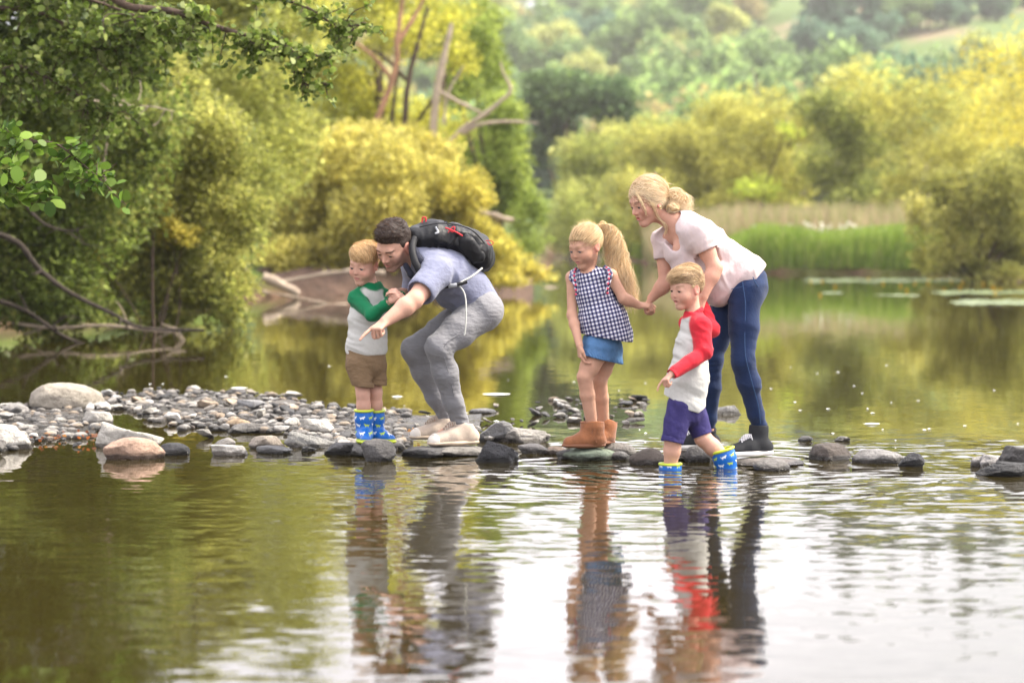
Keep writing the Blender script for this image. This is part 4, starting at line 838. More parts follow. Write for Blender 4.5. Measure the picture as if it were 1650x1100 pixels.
def shoe(parent, name, ankle, D, Lh, zb, m_up, m_sole, r=.04, shaft=None, solef=1.0, h=.004, colf=None, toecap=None, laces=None, rim=None, pitch=0):
    """ankle point, horizontal heading D, length Lh, sole underside height zb; shaft = (point, radius) for boots"""
    D = np.array([D[0], D[1], 0.]); D = nrm(D); D = nrm(D+np.array([0, 0, pitch])); A = np.asarray(ankle, float)
    up = nrm(np.array([0, 0, 1.])-D*D[2]); s_ = np.cross(D, up)
    heel = np.array([A[0], A[1], zb])-D*Lh*.17; heel = heel+up*(r*.9); toe = heel+D*Lh*.73-up*r*.25; mid = heel+D*Lh*.38+up*r*.05
    f = SDF()
    f.cone(heel, mid, r*.85, r*.98, .02); f.cone(mid, toe, r*.98, r*.82, .02)
    f.cone(A-up*.02, heel+up*.01+D*.02, r*.95, r*.8, .03); f.cone(A-up*.03, mid+up*r*.1, r*.85, r*.8, .04)
    if shaft: f.cone(A-up*.02, A*.5+np.asarray(shaft[0])*.5, max(r, shaft[1]*.88), shaft[1]*.96, .02); f.cone(A*.5+np.asarray(shaft[0])*.5, np.asarray(shaft[0])+.02*nrm(shaft[0]-A), shaft[1]*.96, shaft[1], .02)
    f.plane(np.array(heel)-up*r*(.62 if solef <= 1 else .28), -up)
    if shaft:
        ud = nrm(shaft[0]-A); cutend(f, shaft[0]-ud*.004, ud, shaft[1]-.007, .3, L=.3, depth=.03)
    else: cutend(f, A+up*.004, up-D*.15, r*.78, .3, L=.3, depth=.012)
    o = sdfobj(name, f, m_up, parent, h, colf)
    sp = SDF(); e = np.array(heel)-up*r*.55
    wd = 1.0 if solef <= 1 else 1.07; sp.cone(e+D*.004, e+D*Lh*.38, r*.90*wd, r*.98*wd, .02, ax=up, sc=.36*solef); sp.cone(e+D*Lh*.38, e+D*Lh*.75, r*1.0*wd, r*.90*wd, .02, ax=up, sc=.36*solef)
    sp.plane(e-up*r*.30, -up); sp.plane(e+up*r*(.22 if solef <= 1 else .40), up)
    so = sdfobj('sole', sp, m_sole, o, h*.8)
    if rim:
        ud = nrm(shaft[0]-A); ref = nrm(np.cross(ud, [0, 1, 0.3])); b2 = np.cross(ud, ref); th = np.linspace(0, 2*math.pi, 25)
        c = shaft[0]-ud*.010; ring = [c+(ref*math.cos(t)+b2*math.sin(t))*(shaft[1]-.001) for t in th]
        V, F = tube(ring, .0075, 8); mesh('rim', V, F, rim, o)
    if toecap:
        tf = SDF(); tf.cone(toe-up*.002, toe+D*.004-up*.004, r*.86, r*.84); tf.plane(np.array(heel)-up*r*.5, -up); tf.plane(toe-D*r*.1, -D)
        sdfobj('toe_cap', tf, toecap, o, h*.8)
    if laces:
        parts = []
        a0 = A+D*r*.86+up*.008; a1 = mid+D*Lh*.14+up*r*.93
        n = 6
        for i in range(n):
            t = i/(n-1); c = a0*(1-t)+a1*t+up*(.012*math.sin(t*3.1))+D*.0; wd = r*(.42-.08*t); hgt = -up*.013
            parts.append(tube([c-s_*wd+hgt, c-s_*wd*.5+up*.004, c+s_*wd*.5+up*.004+D*.012, c+s_*wd+hgt+D*.012], .0042, 5))
            parts.append(tube([c+s_*wd+hgt, c+s_*wd*.5+up*.006, c-s_*wd*.5+up*.006+D*.012, c-s_*wd+hgt+D*.012], .0032, 5))
        for q in (-1, 1):
            lp = smoothpath([a0+up*.004, a0+s_*q*.02+D*.02+up*.008, a0+s_*q*.035+D*.02-up*.02, a0+s_*q*.015+D*.008-up*.004], 10); parts.append(tube(lp, .0025, 5))
            parts.append(tube(smoothpath([a0, a0+s_*q*.02+D*.015-up*.02, a0+s_*q*.03+D*.02-up*.05], 8), .0025, 5))
        V, F = join(parts); mesh('laces', V, F, laces, o)
    return o
def skin(tone, V, j=.10):
    n = (fbm(V*14, 3)-.45); return np.array(tone)*(1+j*n[:, None]*2)
M_EYE = mat('eye', attr=True, rough=.12, spec=.6)
M_SKIN = mat('skin', attr=True, rough=.6, spec=.2, sss=.06, bump=(120, .0016, 5), noise=(30, .07))
M_SHAD = mat('hair_roots', attr=True, rough=.6, spec=.3, bump=(160, .003, 3))
M_HAIR = mat('hair', attr=True, rough=.55, spec=.25, transl=.3)

# ================================================================== the man
def build_man():
    Y = 13.35; p = lambda x, y, d=0: P(x, y, Y+d)
    foot = G(735, 716); root = empty('person', (p(740, 712)[0], Y, 0.03))
    tag(root, 'dark haired man crouching forward in slate blue polo and grey trousers, pointing down', 'person')
    hd = Head(p(634, 396, -.26), (-.50, -.66, -.54), (-.16, -.46, .80), .246)
    pel, wai, che, upc = p(769, 497), p(750, 465, -.03), p(717, 440, -.10), p(690, 424, -.15)
    nb = p(672, 414, -.19)
    shL, shR = p(703, 440, -.33), p(672, 428, .03)
    elL, wrL = p(667, 484, -.52), p(620, 519, -.62)
    elR, wrR = p(668, 482, .10), p(648, 472, -.08)
    hipL, knL, anL = p(772, 505, -.10), p(706, 560, -.27), p(741, 682, -.12)
    hipR, knR, anR = p(766, 500, .10), p(667, 563, -.02), p(718, 674, .10)
    lat = nrm(hipL-hipR)
    def torso(f, g=0.):
        f.cone(pel, wai, .115+g, .110+g, .03, ax=lat, sc=1.3); f.cone(wai, che, .110+g, .128+g, .03, ax=lat, sc=1.35)
        f.cone(che, upc, .128+g, .098+g, .03, ax=lat, sc=1.4)
    b = SDF(); torso(b, -.01)
    b.chain([shL+(upc-shL)*.35, shL], [.075, .068], .04); b.chain([shR+(upc-shR)*.35, shR], [.075, .068], .04)
    b.chain([nb, hd.w(0, -.10, -.28)], [.064, .058], .03)
    mL = elL*.5+shL*.5; b.chain([shL, mL, elL, elL*.7+wrL*.3, wrL], [.063, .056, .045, .049, .029], .02)
    b.chain([shR, elR*.5+shR*.5, elR, elR*.7+wrR*.3, wrR], [.062, .054, .042, .045, .028], .02)
    for h_, k_, a_ in ((hipL, knL, anL), (hipR, knR, anR)):
        b.chain([h_, (h_+k_)/2, k_, k_*.7+a_*.3, a_], [.085, .068, .050, .048, .033], .015); b.cone(a_, a_+np.array([-.10, -.03, -.06]), .034, .028, .02)
    hand(b, wrL, p(603, 532, -.68)-wrL, (.15, .3, -1), -1, .98, curls=(.12, 1.25, 1.35, 1.4), thumb=1.2)
    hand(b, wrR, p(634, 474, -.22)-wrR, (-.3, .6, -.35), 1, .92, curls=(.5, .55, .6, .65), thumb=.8)
    hd.build(b, jaw=1.05)
    def cf(V):
        C = skin((.52, .295, .215), V); m = np.exp(-((V-elL)**2).sum(1)/.0016)[:, None]*.3; C = C*(1-m)+np.array([.55, .2, .14])*m
        return hd.paint(V, C, (.48, .19, .155), (.045, .028, .02, .85), stubble=(.20, .125, .10), blush=.35, browz=.085)
    sdfobj('body', b, M_SKIN, root, .0036, cf)
    hd.eyes(root, (.10, .06, .03), down=.3)
    # hair
    hc = SDF(); hairshell(hd, hc, [(-.6, -.12), (-.3, -.14), (-.14, .04), (-.03, .10), (.05, .0), (.09, .0), (.11, .17), (.22, .25), (.5, .30)], (.012, .02, .04), .06,
        extra=lambda f: (hd.e(f, 0, .13, .42, .26, .22, .11, .03), hd.e(f, 0, -.10, .40, .30, .34, .14, .03)))
    V, F = hc.mesh(.0035); ho = mesh('hair', V, F, M_SHAD, root, col=np.tile((.034, .022, .017), (len(V), 1))*(.7+.6*fbm(V*60, 2)[:, None]))
    idx = rng.choice(len(V), 2600); q = hd.loc(V[idx]); st = V[idx]; nn = nrm(st-hd.c)
    fl = nrm(hd.M@np.array([0, .75, .55])); ln = np.clip((q[:, 2]+.1)*2, .25, 1)[:, None]
    dr = nrm(nn*.36+fl*.9+(fbm(st*45, 2)[:, None]-.45)*1.2*np.array([1, .3, .6])+rng.normal(size=nn.shape)*.07)
    strands('hair_strands', st-nn*.002, lambda x, i: x+(dr-nn*.10*i)*.0075*ln, 3, .0022, M_HAIR, ho, hcol(len(st), (.035, .020, .014), (.11, .065, .045)))
    flyaway(hd, ho, (.05, .03, .02), 60, .012)
    # polo shirt
    s = SDF(); torso(s, .012)
    s.cone(wai, p(720, 480, -.04), .085, .055, .04, ax=lat, sc=1.3)
    s.cone(pel+np.array([.0, 0, .03]), wai, .118, .122, .03, ax=lat, sc=1.3)
    s.cone(upc, nb, .10, .078, .03)
    slE = shL+(elL-shL)*.62; s.chain([shL+(upc-shL)*.4, shL, slE], [.10, .083, .079], .035)
    srE = shR+(elR-shR)*.6; s.chain([shR+(upc-shR)*.4, shR, srE], [.095, .08, .076], .035)
    s.fn(folds((.6, .2, .8), .011, 16, 3)); s.fn(folds((.9, 0, -.5), .010, 22, 9, blob(shL*.5+che*.5, .2)))
    cutend(s, slE+nrm(elL-shL)*.03, elL-shL, .069, .14); cutend(s, srE+nrm(elR-shR)*.03, elR-shR, .066, .12)
    hollow(s, nb-nrm(nb-upc)*.0, hd.w(0, -.1, -.3), .068, .08)
    tr = nrm(pel-wai); s.plane(pel+tr*.055+np.array([-.02, 0, -.01]), nrm(tr+np.array([0, 0, -.3])))
    M_POLO = mat('slate_blue_jersey', (.18, .19, .265), rough=.9, spec=.1, noise=(26, .12), bump=(30, .006, 2, (1, 1, 1.6)), sheen=.15)
    so = sdfobj('polo_shirt', s, M_POLO, root, .0055)
    M_NAVY = mat('dark_navy_cotton', (.028, .03, .045), rough=.85, spec=.15, bump=(60, .006, 3))
    cl = SDF(); c0 = nb*.75+hd.w(0, -.1, -.3)*.25; ua = nrm(hd.w(0, -.1, -.3)-nb)
    r1 = nrm(np.cross(ua, [0, 1, 0.2])); r2 = np.cross(ua, r1); th = np.linspace(0, 2*math.pi, 17)
    ring = [c0-ua*.008+(r1*math.cos(t)+r2*math.sin(t))*.076-ua*.02*math.cos(t) for t in th]; cl.chain(ring, [.013]*17, .01)
    cl.chain([p(654, 428, -.30), p(662, 442, -.30), p(672, 455, -.28)], [.016, .017, .012], .01); cl.chain([p(668, 402, -.30), p(676, 420, -.33), p(680, 434, -.34)], [.018, .022, .012], .02)
    sdfobj('collar', cl, M_NAVY, so, .004)
    # trousers
    t = SDF(); t.cone(pel, wai*.3+pel*.7, .120, .116, .03, ax=lat, sc=1.28); t.ell(p(781, 500, -.075), (.104, .115, .100), None, .05); t.ell(p(777, 500, .075), (.104, .115, .100), None, .05)
    t.chain([hipL, hipL*.5+knL*.5, knL, knL*.68+anL*.32, knL*.3+anL*.7, anL+np.array([0, 0, .01])], [.106, .090, .068, .066, .052, .049], .035)
    t.chain([hipR, hipR*.5+knR*.5, knR, knR*.68+anR*.32, knR*.3+anR*.7, anR+np.array([0, 0, .01])], [.104, .086, .066, .063, .051, .048], .035)
    t.fn(folds((.55, 0, .85), .009, 17, 21)); t.fn(folds((.75, 0, .6), .010, 34, 71, lambda Q: blob(hipL*.5+hipR*.5+np.array([-.08, 0, -.05]), .16)(Q)+blob(knL*.9+hipL*.1, .10)(Q)+blob(knR*.9+hipR*.1, .10)(Q))); t.fn(folds((0, 0, 1), .012, 42, 5, lambda Q: (blob(anL, .10)(Q)+blob(anR, .10)(Q)+.8*blob(knL+np.array([.05, 0, 0]), .07)(Q)+.8*blob(knR+np.array([.05, 0, 0]), .07)(Q))))
    t.plane(wai+np.array([-.02, 0, .0]), nrm(wai-pel))
    for a_, k_ in ((anL, knL), (anR, knR)): cutend(t, a_-nrm(k_-a_)*.02, a_-k_, .040, .14)
    M_TROU = mat('grey_chino', (.205, .203, .213), rough=.85, spec=.15, noise=(9, .06), bump=(28, .006, 2, (1, 1, 2.2)), sheen=.1)
    to = sdfobj('trousers', t, M_TROU, root, .0055)
    seam = []
    for h_, k_, a_, r_ in ((hipL, knL, anL, .001),):
        pts = smoothpath([h_*.4+k_*.6+np.array([.02, -.088, .0]), k_+np.array([.032, -.066, .0]), k_*.6+a_*.4+np.array([.02, -.068, 0]), k_*.2+a_*.8+np.array([.01, -.052, 0])], 14)
        seam.append(tube(pts, .0022, 5))
    V, F = join(seam); mesh('seam', V, F, M_TROU, to)
    # shoes
    M_CREAM = mat('cream_canvas', (.50, .41, .33), rough=.85, spec=.2, noise=(40, .12), bump=(220, .003, 3)); M_RUB = mat('worn_cream_rubber', (.46, .37, .28), rough=.6, noise=(25, .15)); M_TOE = mat('off_white_rubber', (.68, .62, .54), rough=.5)
    DL = (-.80, -.42); DR = (-.82, -.30)
    shoe(root, 'shoe', anL+np.array([.02, 0, .0]), DL, .30, P(735, 717, Y-.12)[2], M_CREAM, M_RUB, .050, toecap=M_TOE, laces=M_CREAM)
    shoe(root, 'shoe', anR+np.array([.0, 0, .0]), DR, .29, P(700, 707, Y+.10)[2], M_CREAM, M_RUB, .048, toecap=M_TOE, laces=M_CREAM)
    # backpack, worn: moves on its own, so a thing of its own
    bp = empty('backpack', p(735, 400)); tag(bp, 'black backpack with red zip cords on the crouching man\'s back', 'backpack')
    lt = lat*1.0; cc = lambda x, y, d=0: p(x, y, d)
    k = SDF()
    ax3 = [cc(672, 384, -.14), cc(700, 380, -.11), cc(735, 388, -.06), cc(765, 402, -.02), cc(776, 415, 0)]
    k.chain(ax3, [.075, .082, .085, .088, .070], .03, ax=lat, sc=1.75)
    k.chain([cc(770, 405, 0), cc(777, 424, 0)], [.062, .042], .03, ax=lat, sc=2.2)
    k.chain([cc(690, 372, -.12), cc(735, 374, -.08), cc(762, 384, -.05)], [.045, .052, .045], .02, ax=lat, sc=2.2)
    k.fn(folds((.3, 0, .9), .016, 16, 44)); k.fn(folds((.9, .3, -.3), .012, 26, 14))
    M_PACK = mat('black_nylon', (.007, .007, .0085), rough=.5, spec=.25, bump=(16, .012, 2), noise=(8, .15))
    ko = sdfobj('pack_body', k, M_PACK, bp, .0055)
    M_RED = mat('red_cord', (.55, .03, .04), rough=.6); M_GREYS = mat('light_grey_webbing', (.45, .45, .42), rough=.8); M_BLK = mat('black_webbing', (.012, .012, .014), rough=.7); M_SILV = mat('buckle_grey', (.35, .36, .38), rough=.35)
    def cord(pts, r, m, nm): V, F = tube(smoothpath(pts, 20), r, 6); return mesh(nm, V, F, m, bp)
    pk = SDF(); pk.chain([cc(752, 392, -.19), cc(768, 412, -.17)], [.05, .045], .02, ax=nrm(np.array([0, 1., 0])), sc=.7); pk.fn(folds((1, 0, 0), .01, 25, 4)); sdfobj('side_pocket', pk, M_PACK, bp, .005)
    zp = cord([cc(676, 366, -.28), cc(705, 360, -.26), cc(735, 362, -.24), cc(762, 372, -.2), cc(781, 392, -.16)], .004, M_BLK, 'zip')
    cord([cc(718, 367, -.26), cc(728, 371, -.30), cc(737, 375, -.30), cc(745, 380, -.27)], .0042, M_RED, 'zip_cord')
    cord([cc(722, 375, -.29), cc(728, 367, -.29), cc(733, 366, -.29), cc(730, 374, -.29), cc(724, 371, -.29)], .0034, M_RED, 'zip_cord')
    cord([cc(680, 359, -.16), cc(681, 351, -.16), cc(686, 351, -.16), cc(686, 360, -.16)], .0045, M_RED, 'haul_loop')
    cord([cc(783, 388, -.14), cc(791, 388, -.15), cc(795, 392, -.15), cc(790, 395, -.15), cc(785, 391, -.14)], .0028, M_RED, 'zip_cord')
    cord([cc(714, 358, -.15), cc(719, 357, -.15), cc(723, 363, -.18), cc(729, 363, -.2)], .0028, M_BLK, 'zip_cord')
    cord([cc(702, 366, -.25), cc(706, 374, -.27), cc(701, 376, -.28)], .006, M_SILV, 'logo_patch')
    # shoulder strap, hip belt, loose grey strap
    st1 = smoothpath([cc(668, 384, -.25), cc(664, 400, -.33), cc(668, 420, -.375), cc(676, 436, -.38), cc(680, 446, -.37)], 16)
    V, F = tube(st1, .020, 8); mesh('shoulder_strap', V, F, M_BLK, bp)
    cord([cc(704, 464, -.285), cc(722, 461, -.29), cc(738, 458, -.285), cc(752, 454, -.27)], .0115, M_BLK, 'hip_belt')
    cord([cc(723, 461, -.295), cc(730, 460, -.298), cc(736, 459, -.295)], .013, M_SILV, 'buckle')
    cord([cc(777, 432, -.19), cc(762, 444, -.245), cc(748, 452, -.275), cc(737, 458, -.29)], .0058, M_GREYS, 'loose_strap')
    cord([cc(738, 458, -.28), cc(746, 468, -.29), cc(750, 480, -.30), cc(751, 500, -.32), cc(750, 528, -.34), cc(748, 540, -.345)], .0045, M_GREYS, 'loose_strap')
build_man()
# ------------------------------------------------------------------ clothing patterns
def cyl(a, b):
    """cylindrical cloth coordinates round the axis a-b, in metres"""
    a = np.asarray(a, float); ax = nrm(np.asarray(b)-a); r1 = nrm(np.cross(ax, [0, -1., 0.])); r2 = np.cross(ax, r1)
    def f(V):
        q = V-a; h = q@ax; x = q@r1; y = q@r2; return np.stack([np.arctan2(x, -y)*np.maximum(np.hypot(x, y), .02), h], 1)
    return f
def gingham(t, src):
    L = t.links.new
    at = N(t, 'ShaderNodeAttribute', attribute_name='cuv'); sp = N(t, 'ShaderNodeSeparateXYZ'); L(at.outputs['Vector'], sp.inputs[0])
    o = []
    for i in (0, 1):
        m = N(t, 'ShaderNodeMath', operation='MULTIPLY'); m.inputs[1].default_value = 2*math.pi/.0215; L(sp.outputs[i], m.inputs[0])
        s = N(t, 'ShaderNodeMath', operation='SINE'); L(m.outputs[0], s.inputs[0])
        r = N(t, 'ShaderNodeMapRange'); r.inputs[1].default_value = -.12; r.inputs[2].default_value = .12; L(s.outputs[0], r.inputs[0]); o.append(r.outputs[0])
    a = N(t, 'ShaderNodeMath', operation='ADD'); L(o[0], a.inputs[0]); L(o[1], a.inputs[1])
    h = N(t, 'ShaderNodeMath', operation='MULTIPLY'); h.inputs[1].default_value = .5; L(a.outputs[0], h.inputs[0])
    c = N(t, 'ShaderNodeValToRGB'); e = c.color_ramp.elements
    e[0].position = .0; e[0].color = (.66, .64, .66, 1); e[1].position = 1; e[1].color = (.018, .018, .055, 1)
    x = e.new(.5); x.color = (.16, .16, .27, 1)
    L(h.outputs[0], c.inputs[0]); return c.outputs[0]
def dogboot(a, b, zl):
    """blue wellington with small white running dogs and a few lime ones, lime foot and rim"""
    cu = cyl(a, b)
    def f(V):
        u = cu(V); C = np.tile((.004, .11, .42), (len(V), 1))
        W_, H_ = .052, .040
        row = np.floor(u[:, 1]/H_); x = u[:, 0]/W_+.5*(row % 2)+.15; col = np.floor(x); x = (x-col-.5)*W_; y = (u[:, 1]/H_-row-.5)*H_
        fl = np.where((row % 2) > 0, 1, -1); x = x*fl; y = y-.15*x
        body = (x/.0125)**2+(y/.0048)**2 < 1; head = ((x-.0125)/.0045)**2+((y-.003)/.0036)**2 < 1
        leg = (np.abs(np.abs(x)-.0075) < .0022) & (y < 0) & (y > -.0095); tail = (np.abs(y-.002-(-.012-x)*.8) < .002) & (x < -.011) & (x > -.017)
        m = body | head | leg | tail; lime = (np.floor(col*1.7+row*2.3) % 4) == 0
        C[m & ~lime] = (.72, .76, .78); C[m & lime] = (.40, .55, .04)
        C[V[:, 2] < zl] = (.42, .50, .03)
        return C
    return f
M_LIME = mat('lime_rubber', (.46, .56, .03), rough=.4, spec=.5)
M_BOOT = mat('printed_blue_rubber', attr=True, rough=.4, spec=.35, coat=.08)
M_KHAKI = mat('khaki_cotton', (.17, .11, .06), rough=.9, noise=(14, .12), bump=(34, .007, 3, (1, 1, 1.8)))
M_SKINK = M_SKIN
def crewneck(nb, up, r, tilt, material, parent, th=.009):
    r1 = nrm(np.cross(up, [0, 1, .2])); r2 = np.cross(up, r1); f = SDF()
    ring = [nb+(r1*math.cos(t)+r2*math.sin(t))*r+np.asarray(tilt)*max(0, 1)*(np.dot((r1*math.cos(t)+r2*math.sin(t)), nrm(tilt)))*-.0+np.array([0, 0, -.02])*(np.dot(r1*math.cos(t)+r2*math.sin(t), nrm(tilt))) for t in np.linspace(0, 2*math.pi, 19)]
    f.chain(ring, [th]*19, .004, ax=up, sc=1.3); return sdfobj('neckband', f, material, parent, .0035)
def raglan(p_, shs, body_col, sleeve_col, neck):
    """white body with coloured raglan sleeves: colour split by the sleeve fields"""
    def cf(V):
        C = np.tile(body_col, (len(V), 1)).astype(float)
        for f in shs:
            d = f.ev(V); m = np.clip(.5-(d-.006)/.006, 0, 1)[:, None]; C = C*(1-m)+np.array(sleeve_col)*m
        m = np.clip(.5-(np.linalg.norm((V-neck)*np.array([1, 1, .9]), axis=1)-.064)/.006, 0, 1)[:, None]; C = C*(1-m)+np.array(sleeve_col)*m
        return C
    return cf

# ================================================================== blond boy in the green sleeves
def build_boy_green():
    Y = 13.2; p = lambda x, y, d=0: P(x, y, Y+d)
    root = empty('person', (p(592, 712)[0], Y, .03))
    tag(root, 'blond boy in green sleeved white top and khaki shorts beside the crouching man', 'person')
    hd = Head(p(586, 425, -.02), (-.44, -.80, -.28), (-.06, -.30, .95), .212, True)
    pel, che, upc, nb = p(590, 572), p(594, 510), p(597, 478), p(599, 463, .0)
    F = nrm(np.array([.30, -.95, 0])); lat = nrm(np.cross([0, 0, 1], F))
    shR, shL = upc-lat*.082+np.array([0, 0, -.008]), upc+lat*.084+np.array([0, 0, -.008])
    elR, wrR = p(601, 507, -.18), p(629, 485, -.24)
    elL, wrL = p(641, 500, -.05), p(646, 478, -.21)
    b = SDF(); b.cone(pel, che, .068, .068, .03, ax=lat, sc=1.25); b.cone(che, upc, .068, .058, .03, ax=lat, sc=1.4)
    b.chain([nb-np.array([0, 0, .01]), hd.w(0, -.10, -.28)], [.040, .040], .02)
    b.chain([upc, shR, elR, wrR], [.04, .033, .026, .020], .02); b.chain([upc, shL, elL, wrL], [.04, .033, .026, .020], .02)
    hand(b, wrR, p(643, 472, -.27)-wrR, (.1, .9, -.2), -1, .66, curls=(.9, 1.0, 1.1, 1.1), thumb=1)
    hand(b, wrL, p(634, 466, -.25)-wrL, (-.3, .5, -.6), 1, .66, curls=(.7, .8, .9, 1.0), thumb=.8)
    hR, kR, aR = p(578, 590, -.03), p(585, 634, -.05), p(587, 688, -.02); hL, kL, aL = p(601, 590, .04), p(605, 632, .02), p(605, 688, .07)
    for h_, k_, a_ in ((hR, kR, aR), (hL, kL, aL)): b.chain([h_, k_, k_*.65+a_*.35, a_], [.050, .036, .037, .027], .015)
    hd.build(b)
    sdfobj('body', b, M_SKIN, root, .0034, lambda V: hd.paint(V, skin((.55, .315, .235), V), (.55, .22, .19), (.30, .17, .08, .6), blush=.55, lash=.55))
    hd.eyes(root, (.05, .09, .13), down=.3)
    blond_cap(root, hd, (.50, .31, .13), (.80, .58, .32), sweep=(-.75, .55, -.1))
    # shirt
    sl = []
    for sh, el, wr in ((shR, elR, wrR), (shL, elL, wrL)):
        g = SDF(); g.chain([nb*.8+upc*.2+(sh-upc)*.35, sh, el, wr], [.040, .043, .036, .030], .02); g.fn(folds(nrm(wr-el)+.01, .009, 30, 6, blob(el, .07))); sl.append(g)
    s = SDF(); s.cone(p(590, 560), che, .098, .084, .03, ax=lat, sc=1.18); s.cone(che, upc, .084, .064, .03, ax=lat, sc=1.35); s.cone(upc, nb, .06, .05, .02, ax=lat, sc=1.2)
    s.chain([nb*.5+upc*.5+(shR-upc)*.3, shR, elR, wrR], [.042, .042, .036, .030], .02); s.chain([nb*.5+upc*.5+(shL-upc)*.3, shL, elL, wrL], [.042, .042, .036, .030], .02)
    s.fn(folds((.35, 0, 1), .009, 15, 8)); s.fn(folds((.5, 0, .9), .007, 32, 18)); s.fn(folds(nrm(wrR-elR), .008, 34, 6, blob(elR, .07)))
    z = p(590, 565)[2]; s.plane((0, 0, z), (0.03, 0, -1)); hollow(s, nb+np.array([0, 0, .005]), nb+np.array([0, 0, .1]), .042, .05)
    for el, wr in ((elR, wrR), (elL, wrL)): u_ = nrm(wr-el); cutend(s, wr+u_*.008, u_, .0245, .05, L=.06)
    hollow(s, (pel[0], pel[1], z-.02), (pel[0], pel[1], z+.008), .088, .08)
    M = mat('raglan_jersey', attr=True, rough=.95, spec=.1, noise=(60, .05), bump=(30, .0045, 2), sheen=.1)
    so = sdfobj('shirt', s, M, root, .0042, raglan(p, sl, (.47, .46, .43), (.006, .14, .055), nb+np.array([0, 0, .008])))
    crewneck(nb+np.array([0, 0, .002]), nrm(hd.w(0, -.1, -.3)-nb), .044, F, mat('green_jersey', (.006, .14, .055), rough=.95), so)
    # shorts
    t = SDF(); t.cone(p(590, 566), p(590, 585), .095, .100, .02, ax=lat, sc=1.14)
    eR, eL = p(586, 622, -.06), p(608, 619, .0)
    t.cone(p(577, 588, -.035), eR+np.array([-.002, 0, 0]), .074, .056, .012); t.cone(p(601, 588, .035), eL+np.array([.004, 0, 0]), .072, .050, .012)
    t.fn(folds((.4, 0, 1), .010, 20, 31)); t.fn(folds((1, 0, .5), .006, 26, 12))
    t.plane((0, 0, p(590, 562)[2]), (0, 0, 1))
    cutend(t, p(590, 620), (0, 0, -1), .001, .5, L=.2)
    for e_, k_ in ((eR, kR), (eL, kL)): cutend(t, e_, (0, 0, -1), .046, .02, L=.2)
    to = sdfobj('shorts', t, M_KHAKI, root, .0042)
    for e_, r_ in ((eR, .057), (eL, .051)):
        c = SDF(); c.cone(e_+np.array([0, 0, .020]), e_+np.array([0, 0, .006]), r_, r_+.002, .004); c.plane(e_+np.array([0, 0, .024]), (.1, 0, 1)); c.plane(e_+np.array([0, 0, -.004]), (-.1, 0, -1)); cutend(c, e_+np.array([0, 0, .06]), (0, 0, -1), r_-.008, .001, L=.2)
        sdfobj('turn_up', c, M_KHAKI, to, .004)
    # wellingtons
    for a_, k_, D, tx in ((aR, kR, (.15, -1), -.03), (aL, kL, (.78, -.6), .07)):
        zb = P(590, 713, Y+tx)[2]; top = a_*.60+k_*.40; top = top+(np.array([a_[0], a_[1], top[2]])-top)*.5; dz = P(590, 658, Y+tx)[2]; top[2] = dz
        shoe(root, 'rubber_boot', np.array([a_[0], a_[1], zb+.075]), D, .19, zb, M_BOOT, M_LIME, .036, shaft=(top, .050), rim=M_LIME, colf=dogboot((a_[0], a_[1], zb), top, zb+.026), h=.0028)
def blond_cap(root, hd, c1, c2, sweep=(-.5, .8, .2), n=3600, roots=None):
    hc = SDF()
    def ex(f): hd.e(f, -.05, .16, .38, .27, .24, .12, .03); hd.e(f, 0, -.08, .36, .32, .36, .16, .03)
    hairshell(hd, hc, [(-.6, -.18), (-.35, -.20), (-.16, -.06), (-.05, .06), (.04, -.02), (.08, .10), (.2, .18), (.36, .17), (.5, .16)], (.022, .025, .04), .05, extra=ex)
    V, F = hc.mesh(.0032); r_ = np.array(c1 if roots is None else roots)*.9
    ho = mesh('hair', V, F, M_SHAD, root, col=np.tile(r_, (len(V), 1))*(.75+.5*fbm(V*np.array([70, 70, 30]), 2)[:, None]))
    idx = rng.choice(len(V), n); q = hd.loc(V[idx]); k = q[:, 2] > -.02; idx = idx[k]; q = q[k]; st = V[idx]; nn = nrm(st-hd.c)
    fl = nrm(hd.M@np.array(sweep)); tg = fl-nn*(nn@fl)[:, None]; tg = nrm(tg+rng.normal(size=nn.shape)*.07+(fbm(st*30, 2)[:, None]-.45)*.5)
    ln = np.clip((q[:, 2])*2.6, .3, 1)[:, None]
    strands('hair_strands', st+nn*.001, lambda x, i: x+(tg*1.0+nn*(.12-.12*i))*.010*ln, 4, .0021, M_HAIR, ho, hcol(len(st), c1, c2), up=nn)
    flyaway(hd, ho, c2, 140, .014)
    return ho
